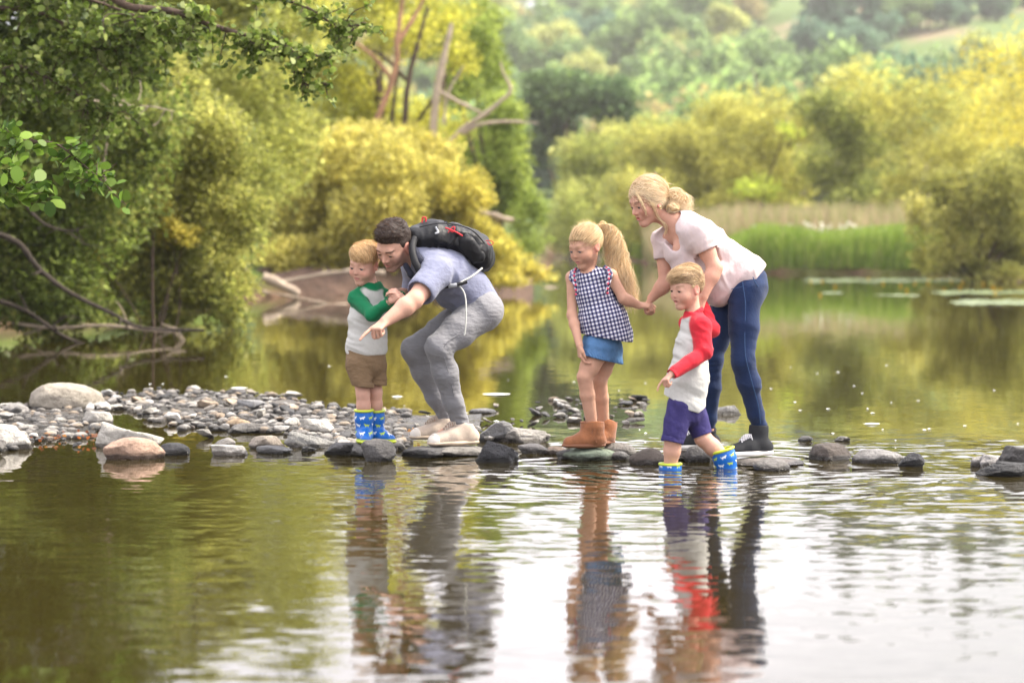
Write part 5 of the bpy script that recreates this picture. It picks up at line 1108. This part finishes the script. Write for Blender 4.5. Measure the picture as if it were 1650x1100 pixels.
# ================================================================== girl
def build_girl():
    Y = 12.95; p = lambda x, y, d=0: P(x, y, Y+d)
    root = empty('person', (p(950, 720)[0], Y, .03))
    tag(root, 'fair haired girl with long ponytail in navy gingham top, denim shorts and tan ankle boots', 'person')
    hd = Head(p(943, 396, -.02), (-.66, -.62, -.34), (-.26, -.24, .93), .222, True)
    pel, wai, che, upc, nb = p(969, 556), p(966, 522), p(957, 474), p(952, 449), p(949, 436)
    F = nrm(np.array([-.42, -.9, 0])); lat = nrm(np.cross([0, 0, 1], F))
    shR, shL = p(922, 447, .05), p(984, 444, -.05)
    elR, wrR = p(922, 508, -.01), p(934, 557, -.12)
    elL, wrL = p(1005, 481, -.08), p(1030, 492, -.05)
    b = SDF(); b.cone(pel, wai, .075, .065, .03, ax=lat, sc=1.2); b.cone(wai, che, .065, .068, .03, ax=lat, sc=1.25); b.cone(che, upc, .068, .058, .03, ax=lat, sc=1.3)
    b.chain([nb-np.array([0, 0, .01]), hd.w(0, -.12, -.26)], [.036, .034], .02)
    b.chain([upc, shR, elR, elR*.7+wrR*.3, wrR], [.045, .032, .026, .026, .019], .02); b.chain([upc, shL, elL, elL*.7+wrL*.3, wrL], [.045, .033, .027, .028, .020], .02)
    hand(b, wrR, (.05, -.1, -1), (.9, .2, 0), 1, .74, curls=(.55, .6, .65, .7), thumb=.6)
    hand(b, wrL, p(1042, 492, -.06)-wrL, (-.1, .5, -.85), 1, .72, curls=(.9, 1.0, 1.1, 1.1), thumb=1)
    hL, kL, aL = p(962, 568, -.06), p(942, 607, -.10), p(955, 690, -.06); hR, kR, aR = p(978, 568, .05), p(966, 612, .03), p(974, 694, .10)
    for h_, k_, a_ in ((hL, kL, aL), (hR, kR, aR)): b.chain([h_, h_*.4+k_*.6, k_, k_*.65+a_*.35, a_], [.062, .052, .040, .039, .028], .012)
    hd.build(b)
    sdfobj('body', b, M_SKIN, root, .0034, lambda V: hd.paint(V, skin((.51, .285, .195), V), (.50, .19, .16), (.30, .18, .09, .45), blush=.35, lash=.8))
    hd.eyes(root, (.05, .09, .13), down=.7)
    # hair swept back to a high ponytail
    hc = SDF(); zl = [(-.6, -.22), (-.35, -.24), (-.16, -.14), (-.08, .03), (.06, .04), (.10, .08), (.22, .22), (.5, .27)]
    hairshell(hd, hc, zl, (.02, .03, .03), .02)
    V, F_ = hc.mesh(.0032); ho = mesh('hair', V, F_, M_SHAD, root, col=np.tile((.42, .26, .12), (len(V), 1))*(.8+.4*fbm(V*70, 2)[:, None]))
    tie = p(963, 369, .03); idx = rng.choice(len(V), 3600); st = V[idx]; q = hd.loc(st)
    rad = np.array([.335+.035, .42+.04, .37+.045]); cc_ = np.array([0, -.09, .13])
    def stp(x, i):
        d = nrm(tie-x); y = x+d*.011; q = hd.loc(y)-cc_; k = np.sqrt(((q/rad)**2).sum(1, keepdims=True)); q = np.where(k < 1, q/k, q)
        return hd.c+((q+cc_)*hd.H)@hd.M.T
    strands('hair_strands', st, stp, 6, .0018, M_HAIR, ho, hcol(len(st), (.50, .33, .16), (.85, .66, .40)), up=nrm(st-hd.c))
    flyaway(hd, ho, (.80, .62, .38), 260, .03)
    # ponytail
    guide = smoothpath([tie, p(972, 362, .05), p(984, 376, .05), p(991, 400, .03), p(997, 430, .02), p(1006, 460, .0), p(1013, 492, -.02)], 26)
    n = 2600; T = nrm(np.gradient(guide, axis=0)); wid = np.interp(np.linspace(0, 1, 26), [0, .12, .35, .6, .8, 1], [.007, .024, .042, .050, .045, .025])
    ang = rng.random(n)*2*math.pi; rr = np.sqrt(rng.random(n)); off = np.stack([np.cos(ang)*rr, np.sin(ang)*rr*.6, (rng.random(n)-.5)*.2], 1); ph = rng.random(n)*6.28; am = .006+.022*rng.random(n)**1.5
    end = (.62+.38*rng.random(n)**.6); fr = nrm(rng.normal(size=(n, 3)))
    def at(t): x = np.clip(t*25, 0, 24.999); i = x.astype(int); f = (x-i)[:, None]; return guide[i]*(1-f)+guide[i+1]*f, np.interp(x, np.arange(26), wid)
    ns = 20; pts = []
    for i in range(ns+1):
        t = end*i/ns; c, w_ = at(t); curl = np.stack([np.sin(t*22+ph), np.cos(t*20+ph*1.3), np.sin(t*17+ph)*.4], 1)*(am*np.minimum(1, t*3))[:, None]
        pts.append(c+off*w_[:, None]+curl+fr*(t**2.5*.05)[:, None]+np.array([-.0, 0, -.02])*(t**2)[:, None]*off[:, :1])
    it = iter(pts[1:]); strands('ponytail', pts[0], lambda x, i: next(it), ns, .0024, M_HAIR, ho, hcol(n, (.60, .40, .19), (.95, .80, .55)))
    pf = SDF(); pf.chain([guide[0], guide[4], guide[9], guide[14], guide[19], guide[24]], [.005, .012, .026, .030, .022, .006], .02, ax=(0, 1, 0), sc=.5)
    V, F2 = pf.mesh(.004); V = V+(fbm(V*np.array([50, 50, 14]), 3)[:, None]-.45)*.02; mesh('ponytail_core', V, F2, M_SHAD, ho, col=np.tile((.46, .28, .12), (len(V), 1)))
    V, F2 = tube([tie+np.array([math.cos(t)*.013, 0, math.sin(t)*.013]) for t in np.linspace(0, 6.28, 13)], .007, 6); mesh('hair_tie', V, F2, mat('brown_elastic', (.10, .04, .03)), ho)
    # blouse
    s = SDF(); s.cone(p(979, 540), p(972, 515), .128, .116, .03, ax=lat, sc=1.06); s.cone(p(972, 515), che, .116, .082, .03, ax=lat, sc=1.15); s.cone(che, upc, .080, .062, .03, ax=lat, sc=1.3)
    s.cone(upc, nb, .058, .040, .02, ax=lat, sc=1.2); s.chain([upc, shR*.85+upc*.15], [.056, .044], .02); s.chain([upc, shL*.85+upc*.15], [.056, .044], .02)
    def pleat(Q, d):
        a = np.arctan2(Q[:, 0]-che[0], -(Q[:, 1]-che[1])); return d+np.sin(a*26+vnoise(Q*8)*5)*.0028+np.sin(a*9+vnoise(Q*5+4)*5)*.007*np.clip((che[2]-Q[:, 2])*4, 0, 1)
    s.fn(pleat); s.plane(p(980, 545), (-.17, 0, -1)); cutend(s, p(980, 545), (-.17, 0, -1), .110, .001, depth=.02)
    hollow(s, nb+np.array([-.012, -.02, .022]), nb+np.array([-.02, -.02, .1]), .046, .06)
    for sh, el in ((shR, elR), (shL, elL)): u_ = nrm(sh-upc); s.plane(sh-u_*.0, u_) if False else cutend(s, sh+u_*.006+np.array([0, 0, -.01]), u_, .001, .055, L=.2)
    M = mat('navy_gingham', rough=.9, uvpat=gingham, bump=(40, .005, 2))
    bo = sdfobj('gingham_blouse', s, M, root, .004, uvf=cyl(p(978, 560), upc))
    for sg, sh in ((-1, shR), (1, shL)):         # ruffles with pink embroidery
        pts = smoothpath([nb*.35+sh*.65+np.array([0, -.0, .035]), sh*.8+upc*.2+np.array([0, -.055, .015]), sh*.72+upc*.28+np.array([0, -.072, -.04]), sh*.7+upc*.3+np.array([0, -.07, -.095])], 22)
        A = []; U = []
        for i, c in enumerate(pts):
            wv = math.sin(i*1.5)*.010; wd = .030*math.sin(.4+2.5*i/21)
            for j, t in enumerate((0, .5, 1)): A.append(c+np.array([sg*(t*wd), -.012-wv*t, .010*t])); U.append((t*.03+sg*.2, i*.006))
        F2 = [[i*3+j, i*3+j+1, i*3+3+j+1, i*3+3+j] for i in range(21) for j in (0, 1)]
        ru = mesh('ruffle', A, F2, M, bo, uv=np.array(U)); so_ = ru.modifiers.new('s', 'SOLIDIFY'); so_.thickness = .004
        fl = SDF()
        for i in range(2, 21, 3): fl.ell(pts[i]+np.array([sg*.012, -.022, .004]), (.0068, .005, .0068), None, .001)
        sdfobj('embroidery', fl, mat('pink_embroidery', (.62, .08, .13), rough=.8), bo, .0025)
    # shorts
    t = SDF(); t.cone(p(970, 548), p(968, 562), .098, .100, .03, ax=lat, sc=1.05); t.cone(p(964, 560, -.04), p(957, 582, -.07), .084, .078, .02); t.cone(p(980, 560, .04), p(980, 584, .02), .080, .074, .02)
    def fr_(Q, d):
        k = np.clip((p(970, 566)[2]+.27*(p(970, 566)[0]-Q[:, 0])-Q[:, 2])*20, 0, 1); return d-k*(.006+.006*np.sin(Q[:, 0]*420+Q[:, 1]*300))
    t.fn(folds((.3, 0, 1), .006, 18, 3)); t.fn(fr_); t.plane(p(968, 578), (-.27, 0, -1)); t.plane(p(968, 540), (0, 0, 1))
    hollow(t, p(955, 595, -.08), p(960, 575, -.06), .064, .05); hollow(t, p(978, 600, .03), p(980, 575, .03), .062, .05)
    sdfobj('denim_shorts', t, mat('light_denim', (.065, .15, .29), rough=.85, noise=(30, .18), bump=(60, .004, 3)), root, .004)
    MT = mat('tan_suede', (.27, .105, .045), rough=.85, spec=.2, noise=(16, .25), bump=(60, .003, 4), sheen=.2); MS = mat('brown_sole', (.20, .085, .045), rough=.7)
    for a_, zb, D, tx, yy in ((aL, 721, (-1, -.18), p(954, 679, -.05), -.05), (aR, 716, (-.6, -.75), p(976, 680, .12), .10)):
        zz = P(940, zb, Y+yy)[2]; o = shoe(root, 'ankle_boot', np.array([a_[0], a_[1], zz+.08]), D, .225, zz, MT, MS, .043, shaft=(tx, .063), h=.0036)
        ud = nrm(tx-a_); c = tx-ud*.004; V, F2 = tube([c+np.array([math.cos(t), math.sin(t), .0])*.0625 for t in np.linspace(0, 6.283, 25)], .0035, 6); mesh('cuff', V, F2, MS, o)
        c2 = np.array([a_[0], a_[1], zz+.078]); V, F2 = tube(smoothpath([c2+np.array([.02, -.055, -.045]), c2+np.array([0, -.056, -.02]), c2+np.array([-.004, -.060, .02]), tx+np.array([0, -.064, -.005])], 14), .0024, 5); mesh('seam', V, F2, MT, o)
# ================================================================== woman
def build_woman():
    Y = 12.78; p = lambda x, y, d=0: P(x, y, Y+d)
    root = empty('person', (p(1170, 730)[0], Y, .03))
    tag(root, 'blonde woman bending forward in pale pink t-shirt, blue jeans and dark canvas high tops', 'person')
    hd = Head(p(1044, 325, .0), (-.84, -.46, -.34), (-.32, -.16, .93), .232)
    pel, wai, che, upc, nb = p(1197, 458), p(1168, 424), p(1128, 392), p(1104, 373), p(1088, 358, -.0)
    shR, shL = p(1070, 390, .13), p(1126, 378, -.17); lat = nrm(shL-shR)
    elR, wrR = p(1073, 456, .10), p(1050, 480, .13); elL, wrL = p(1152, 432, -.20), p(1133, 478, -.24)
    hL, kL, aL = p(1200, 470, -.10), p(1197, 580, -.14), p(1224, 690, -.05); hR, kR, aR = p(1178, 468, .09), p(1147, 580, .05), p(1141, 697, .10)
    b = SDF(); b.cone(pel, wai, .11, .085, .03, ax=(0, 1, 0), sc=1.25); b.cone(wai, che, .085, .10, .03, ax=lat, sc=1.25); b.cone(che, upc, .10, .085, .03, ax=lat, sc=1.35)
    b.ell(p(1105, 402, -.06), (.07, .07, .07), None, .03)
    b.chain([upc, nb, hd.w(0, -.10, -.28)], [.075, .05, .045], .03)
    b.chain([upc, shR, elR, elR*.7+wrR*.3, wrR], [.06, .050, .036, .036, .024], .025); b.chain([upc, shL, elL*.5+shL*.5, elL, elL*.7+wrL*.3, wrL], [.058, .047, .042, .037, .036, .024], .025)
    for h_, k_, a_ in ((hL, kL, aL), (hR, kR, aR)): b.chain([h_, k_, k_*.7+a_*.3, a_], [.078, .044, .043, .030], .012)
    hand(b, wrR, p(1040, 494, .14)-wrR, (.75, -.1, .5), -1, .80, curls=(.85, .95, 1.0, 1.0), thumb=1.1)
    hand(b, wrL, p(1122, 500, -.26)-wrL, (.1, -1, .1), 1, .84, curls=(.4, .4, .45, .5), thumb=.5)
    hd.build(b, mouth=.08)
    sdfobj('body', b, M_SKIN, root, .0037, lambda V: hd.paint(V, skin((.53, .285, .205), V), (.55, .16, .14), (.16, .09, .05, .75), blush=.4, browz=.095, lash=.9))
    hd.eyes(root, (.06, .07, .07), down=.45)
    hc = SDF(); zl = [(-.6, -.30), (-.35, -.28), (-.16, -.20), (-.04, .0), (.04, .06), (.10, .20), (.22, .29), (.5, .36)]
    hairshell(hd, hc, zl, (.06, .07, .10), .08)
    V, F_ = hc.mesh(.0034); ho = mesh('hair', V, F_, M_SHAD, root, col=np.tile((.52, .36, .19), (len(V), 1))*(.7+.6*fbm(V*70, 2)[:, None]))
    tie = p(1078, 321, .0); idx = rng.choice(len(V), 4200); st = V[idx]; rad = np.array([.335+.07, .42+.08, .37+.115]); cc_ = np.array([0, -.09, .13]); wob = rng.normal(size=(4200, 3))*.16
    def stp(x, i):
        d = nrm(nrm(tie-x)+wob); y = x+d*.013; q = hd.loc(y)-cc_; k = np.sqrt(((q/rad)**2).sum(1, keepdims=True)); q = np.where(k < 1, q/k, q)
        return hd.c+((q+cc_)*hd.H)@hd.M.T
    strands('hair_strands', st, stp, 7, .0021, M_HAIR, ho, hcol(4200, (.58, .40, .21), (.95, .80, .56)), up=nrm(st-hd.c))
    bc = SDF(); bc.chain([tie, p(1088, 317, .0), p(1100, 322, 0)], [.024, .032, .020], .02); bc.ell(p(1084, 335, -.03), (.035, .035, .03), None, .02)
    bc.fn(lambda Q, d: d-(fbm(Q*np.array([40, 40, 60]), 3)-.45)*.03); V, F_ = bc.mesh(.0036); mesh('bun', V, F_, M_SHAD, ho, col=np.tile((.52, .35, .18), (len(V), 1))*(.7+.6*fbm(V*60, 2)[:, None]))
    n = 2600; th = rng.random(n)*6.28; fr = nrm(rng.normal(size=(n, 3))*np.array([.5, 1.6, .5])); c0 = p(1088, 318, 0); c1 = p(1084, 334, -.03)
    which = rng.random(n); ctr = np.where(which[:, None] < .62, c0, c1); rr = (.012+.036*rng.random(n)**1.5)*np.where(which < .62, 1.15, .8); fx = nrm(np.cross(fr, rng.normal(size=(n, 3)))); fy = np.cross(fr, fx)
    drift = np.where(which < .30, 1, 0)[:, None]*np.array([.060, -.0, -.040])*(.4+.9*rng.random((n, 1))); sp = 1.6+rng.random(n)*2.5; ns = 14; pts = []
    for i in range(ns+1):
        a = th+sp*i/ns; pts.append(ctr+(fx*np.cos(a)[:, None]+fy*np.sin(a)[:, None])*rr[:, None]+drift*(i/ns))
    it = iter(pts[1:]); strands('bun_strands', pts[0], lambda x, i: next(it), ns, .0019, M_HAIR, ho, hcol(n, (.62, .45, .25), (.98, .86, .64)))
    flyaway(hd, ho, (.85, .70, .46), 320, .045)
    lo = []
    for A in ([hd.w(-.18, .34, .34), hd.w(-.28, .36, .15), hd.w(-.30, .33, -.05), hd.w(-.27, .30, -.2)], [hd.w(-.30, .18, .2), hd.w(-.36, .12, -.05), hd.w(-.30, .05, -.35), hd.w(-.34, -.05, -.6), hd.w(-.30, .0, -.8)]):
        for j in range(9): lo.append(tube(smoothpath([a+rng.normal(size=3)*.005 for a in A], 14), .0011, 4))
    V, F_ = join(lo); mesh('loose_strands', V, F_, M_HAIR, ho, col=np.tile((.8, .64, .40), (len(V), 1)))
    V, F_ = tube([hd.w(-.37+.0*t, -.05+.025*math.cos(t), -.14+.03*math.sin(t)-.03) for t in np.linspace(0, 6.28, 12)], .0018, 5); mesh('earring', V, F_, mat('gold', (.7, .5, .25), rough=.3, metallic=1), root)
    # t-shirt: loose, hanging at the front
    s = SDF(); s.cone(p(1198, 444), wai, .122, .108, .04, ax=lat, sc=1.2); s.cone(wai, che, .108, .118, .04, ax=lat, sc=1.25); s.cone(che, upc, .118, .100, .03, ax=lat, sc=1.3)
    s.chain([p(1102, 405, -.02), p(1124, 430, -.03), p(1148, 452, -.05), p(1160, 474, -.05)], [.098, .105, .092, .060], .05, ax=lat, sc=1.25)
    s.cone(p(1158, 462, -.05), p(1195, 450, -.05), .085, .105, .05, ax=lat, sc=1.3)
    eL = shL+(elL-shL)*.36; eR = shR+(elR-shR)*.30
    s.chain([upc, shL, eL], [.095, .074, .072], .04); s.chain([upc, shR, eR], [.085, .066, .060], .04)
    s.fn(folds((-.55, 0, .8), .018, 13, 77)); s.fn(folds((.85, .1, .5), .016, 17, 15, blob(p(1160, 462), .2))); s.fn(folds((1, 0, .2), .006, 26, 25))
    uL = nrm(elL-shL); uR = nrm(elR-shR)
    cutend(s, eL+uL*.028, uL, .060, .082, L=.07); cutend(s, eR+uR*.028, uR, .052, .08, L=.07)
    s.plane(p(1190, 484), nrm(np.array([.42, 0, -.62]))) if False else None
    hemA, hemB = p(1165, 503), p(1227, 434); hn = nrm(np.array([hemB[0]-hemA[0], 0, hemB[2]-hemA[2]])); s.plane(hemA*.5+hemB*.5, nrm(np.array([hn[2], 0, -hn[0]])))
    hollow(s, hd.w(0, .05, -.75), nb+np.array([-.01, -.035, .0]), .060, .062); s.cone(p(1073, 370, -.30), p(1073, 370, .02), .050, .050, .01, op='s'); s.cone(p(1082, 386, -.30), p(1083, 386, .0), .036, .036, .02, op='s'); s.cone(p(1087, 397, -.30), p(1088, 397, -.03), .022, .022, .02, op='s')
    sh_c = mat('pale_pink_jersey', (.54, .44, .43), rough=.95, spec=.1, noise=(45, .04), bump=(26, .004, 2, (1.6, 1, 1)), sheen=.15)
    so = sdfobj('t_shirt', s, sh_c, root, .0045)
    pk = SDF(); pc = p(1101, 403, -.05); q0 = shL*.45+che*.55
    V = [p(1092, 400, -.205), p(1110, 397, -.205), p(1115, 415, -.20), p(1105, 420, -.20), p(1096, 417, -.20)]
    # jeans
    t = SDF(); t.cone(pel, p(1186, 440), .132, .118, .03, ax=(0, 1, 0), sc=1.2); t.ell(p(1207, 463, -.07), (.082, .095, .10), None, .05); t.ell(p(1203, 463, .07), (.080, .095, .095), None, .05)
    t.chain([hL, hL*.5+kL*.5, kL, kL*.65+aL*.35, kL*.2+aL*.8, aL+np.array([0, 0, .02])], [.094, .078, .059, .060, .042, .040], .03)
    t.chain([hR, hR*.5+kR*.5, kR, kR*.65+aR*.35, kR*.2+aR*.8, aR+np.array([0, 0, .02])], [.096, .078, .056, .054, .040, .038], .03)
    t.fn(folds((.35, 0, 1), .010, 20, 51)); t.fn(folds((.1, 0, 1), .009, 46, 5, lambda Q: blob(kL+np.array([-.02, 0, .02]), .09)(Q)+blob(kR, .09)(Q)+1.2*blob(aL+np.array([0, 0, .05]), .07)(Q)+blob(aR+np.array([0, 0, .05]), .07)(Q)))
    t.plane(p(1190, 432), nrm(wai-pel))
    for a_, k_ in ((aL, kL), (aR, kR)): t.plane((0, 0, a_[2]-.012), (0, 0, -1))
    MJ = mat('blue_denim', (.007, .020, .068), rough=.85, spec=.25, noise=(12, .22), bump=(90, .002, 3), sheen=.1); MJ2 = mat('faded_seam', (.03, .07, .16), rough=.85)
    to = sdfobj('jeans', t, MJ, root, .0048)
    sm = [tube(smoothpath([p(1196, 454, -.205), p(1201, 490, -.205), p(1200, 530, -.195), p(1201, 572, -.207), p(1210, 610, -.187), p(1222, 655, -.135), p(1225, 682, -.105)], 30), .0022, 5),
          tube(smoothpath([p(1178, 466, -.175), p(1190, 463, -.19), p(1199, 461, -.207)], 10), .0018, 5), tube(smoothpath([p(1213, 446, -.185), p(1220, 460, -.175), p(1232, 468, -.11)], 10), .0024, 5)]
    V, F_ = join(sm); V = V+np.array([0, -.006, 0]); mesh('seam', V, F_, MJ2, to)
    MC = mat('charcoal_canvas', (.022, .023, .026), rough=.9, noise=(50, .15), bump=(250, .002, 2)); MW = mat('white_rubber', (.66, .63, .58), rough=.45, noise=(20, .08)); ML = mat('white_laces', (.78, .76, .76), rough=.8)
    shoe(root, 'high_top_shoe', P(1222, 704, Y-.05), (-.86, -.46), .285, P(1215, 734, Y-.05)[2], MC, MW, .046, shaft=(P(1223, 683, Y-.05), .050), laces=ML, h=.0038, solef=1.4)
    shoe(root, 'high_top_shoe', P(1136, 700, Y+.12), (-.95, -.15), .28, P(1115, 724, Y+.12)[2], MC, MW, .044, shaft=(P(1141, 686, Y+.10), .048), laces=ML, h=.0038, solef=1.4)
# ================================================================== boy in the water
def build_boy_red():
    Y = 12.4; p = lambda x, y, d=0: P(x, y, Y+d)
    root = empty('person', (p(1105, 755)[0], Y, -.05))
    tag(root, 'small boy wading in white top with red sleeves and purple shorts', 'person')
    hd = Head(p(1106, 464, 0), (-.80, -.56, -.16), (-.10, -.10, .98), .206, True)
    pel, wai, che, upc, nb = p(1107, 648), p(1108, 610), p(1115, 560), p(1119, 522), p(1118, 507)
    F = nrm(np.array([-.94, -.34, 0])); lat = nrm(np.cross([0, 0, 1], F))
    shL, shR = upc+lat*.082+np.array([0, 0, -.008]), upc-lat*.080
    elL, wrL = p(1134, 568, -.12), p(1083, 602, -.24); elR, wrR = p(1146, 530, .17), p(1132, 492, .22)
    b = SDF(); b.cone(pel, wai, .07, .066, .03, ax=lat, sc=1.2); b.cone(wai, che, .066, .066, .03, ax=lat, sc=1.25); b.cone(che, upc, .066, .056, .03, ax=lat, sc=1.35)
    b.chain([nb-np.array([0, 0, .01]), hd.w(0, -.12, -.26)], [.038, .038], .02)
    b.chain([upc, shL, elL, wrL], [.04, .033, .027, .019], .02); b.chain([upc, shR, elR, wrR], [.04, .033, .026, .019], .02)
    hand(b, wrL, p(1072, 612, -.26)-wrL, (.25, .1, -1), -1, .66, curls=(.25, 1.1, 1.2, 1.2), thumb=.8)
    hand(b, wrR, (-.2, .1, 1), (-.5, -.5, 0), 1, .62, curls=(.6, .6, .7, .7))
    hL, kL, aL = p(1094, 655, -.05), p(1085, 708, -.07), p(1080, 752, -.05); hR, kR, aR = p(1114, 655, .05), p(1133, 706, .03), p(1170, 740, .03)
    for h_, k_, a_ in ((hL, kL, aL), (hR, kR, aR)): b.chain([h_, k_, k_*.6+a_*.4, a_], [.048, .042, .041, .033], .02)
    hd.build(b, mouth=.7)
    sdfobj('body', b, M_SKIN, root, .0034, lambda V: hd.paint(V, skin((.55, .31, .225), V), (.50, .19, .16), (.20, .11, .05, .6), blush=.45, lash=.9))
    hd.eyes(root, (.045, .035, .03), down=.25)
    blond_cap(root, hd, (.42, .28, .15), (.68, .50, .29), sweep=(.4, .8, .1), roots=(.36, .24, .14))
    sl = []
    for sh, el, wr in ((shL, elL, wrL), (shR, elR, wrR)):
        g = SDF(); g.chain([(nb*.7+upc*.3+(sh-upc)*.3) if sh is shL else sh-.7*(sh-upc)-np.array([0, 0, .03]), sh, el, wr], [.040, .050, .042, .031], .02); sl.append(g)
    s = SDF(); s.cone(p(1103, 648), wai, .112, .104, .03, ax=lat, sc=1.02); s.cone(wai, che, .104, .084, .03, ax=lat, sc=1.05); s.cone(che, upc, .082, .064, .03, ax=lat, sc=1.25); s.cone(upc, nb, .06, .048, .02)
    s.chain([nb*.5+upc*.5+(shL-upc)*.3, shL, elL, wrL], [.046, .050, .042, .031], .02); s.chain([upc*1.0+(shR-upc)*.5, shR, elR, wrR], [.040, .042, .042, .031], .02)
    s.fn(folds((.4, 0, 1), .009, 15, 81)); s.fn(folds((.5, 0, .9), .007, 32, 18)); s.fn(folds(nrm(wrL-elL), .011, 32, 6, lambda Q: blob(elL, .09)(Q)+.6*blob(wrL, .06)(Q)))
    def hem(Q, d):
        z0 = np.interp(Q[:, 0], [p(1066, 0)[0], p(1084, 0)[0], p(1108, 0)[0], p(1126, 0)[0], p(1138, 0)[0]], [P(0, 632, Y)[2], P(0, 642, Y)[2], P(0, 658, Y)[2], P(0, 664, Y)[2], P(0, 656, Y)[2]]); return np.maximum(d, (z0-Q[:, 2])*.85)
    s.fn(hem); hollow(s, nb+np.array([0, 0, .005]), nb+np.array([0, 0, .1]), .041, .05); u_ = nrm(wrL-elL); cutend(s, wrL+u_*.008, u_, .0245, .06, L=.08)
    M = mat('raglan_jersey', attr=True, rough=.95, spec=.1, noise=(60, .05), bump=(30, .0045, 2), sheen=.1)
    so = sdfobj('shirt', s, M, root, .0042, raglan(p, sl, (.48, .47, .44), (.50, .022, .035), nb+np.array([0, 0, .008]))); crewneck(nb+np.array([0, 0, .002]), nrm(hd.w(0, -.1, -.3)-nb), .043, F, mat('red_jersey', (.50, .022, .035), rough=.95), so)
    t = SDF(); t.cone(p(1108, 640), p(1106, 660), .094, .092, .02, ax=lat, sc=1.0)
    eL, eR = p(1083, 711, -.075), p(1131, 700, .03)
    t.cone(p(1097, 655, -.045), eL, .074, .057, .012); t.cone(p(1114, 655, .045), eR, .072, .052, .012); t.fn(folds((.5, 0, 1), .010, 20, 31)); t.fn(folds((1, 0, .2), .006, 28, 2))
    nL = nrm(eL-hL); nR = nrm(eR-hR)
    def cut(Q, d): return np.maximum(d, np.minimum(np.maximum((Q-eL)@nL-.006, 0-(1-0)*(-(Q[:, 0]-eL[0]-.075))*-1.0 if False else (Q-eL)@nL-.006), (Q-eR)@nR-.006))
    cutend(t, eL, nL, .050, .085, L=.09); cutend(t, eR, nR, .046, .08, L=.09); t.plane(p(1100, 634), (0, 0, 1))
    MP = mat('purple_cotton', (.035, .028, .115), rough=.92, noise=(14, .12), bump=(34, .006, 3)); to = sdfobj('shorts', t, MP, root, .0042)
    for e_, n_, r_ in ((eL, nL, .058), (eR, nR, .053)):
        c = SDF(); c.cone(e_-n_*.020, e_+n_*.0, r_, r_+.001, .004); c.plane(e_-n_*.022, -n_); c.plane(e_+n_*.006, n_); cutend(c, e_-n_*.06, n_, r_-.007, .001, L=.2); sdfobj('turn_up', c, MP, to, .004)
    # wellingtons, half under water
    t1 = p(1080, 744, -.05); o = shoe(root, 'rubber_boot', np.array([aL[0], aL[1], -.04]), (-.95, -.2), .19, -.12, M_BOOT, M_LIME, .036, shaft=(t1, .056), rim=M_LIME, colf=dogboot((aL[0], aL[1], -.12), t1, -.09), h=.0028)
    t2 = p(1163, 722, .03); a2 = p(1172, 752, .03); shoe(root, 'rubber_boot', a2, (-.8, -.5), .19, -.11, M_BOOT, M_LIME, .036, shaft=(t2, .060), rim=M_LIME, colf=dogboot(a2, t2, -.09), h=.0028)
build_boy_green(); build_girl(); build_woman(); build_boy_red()
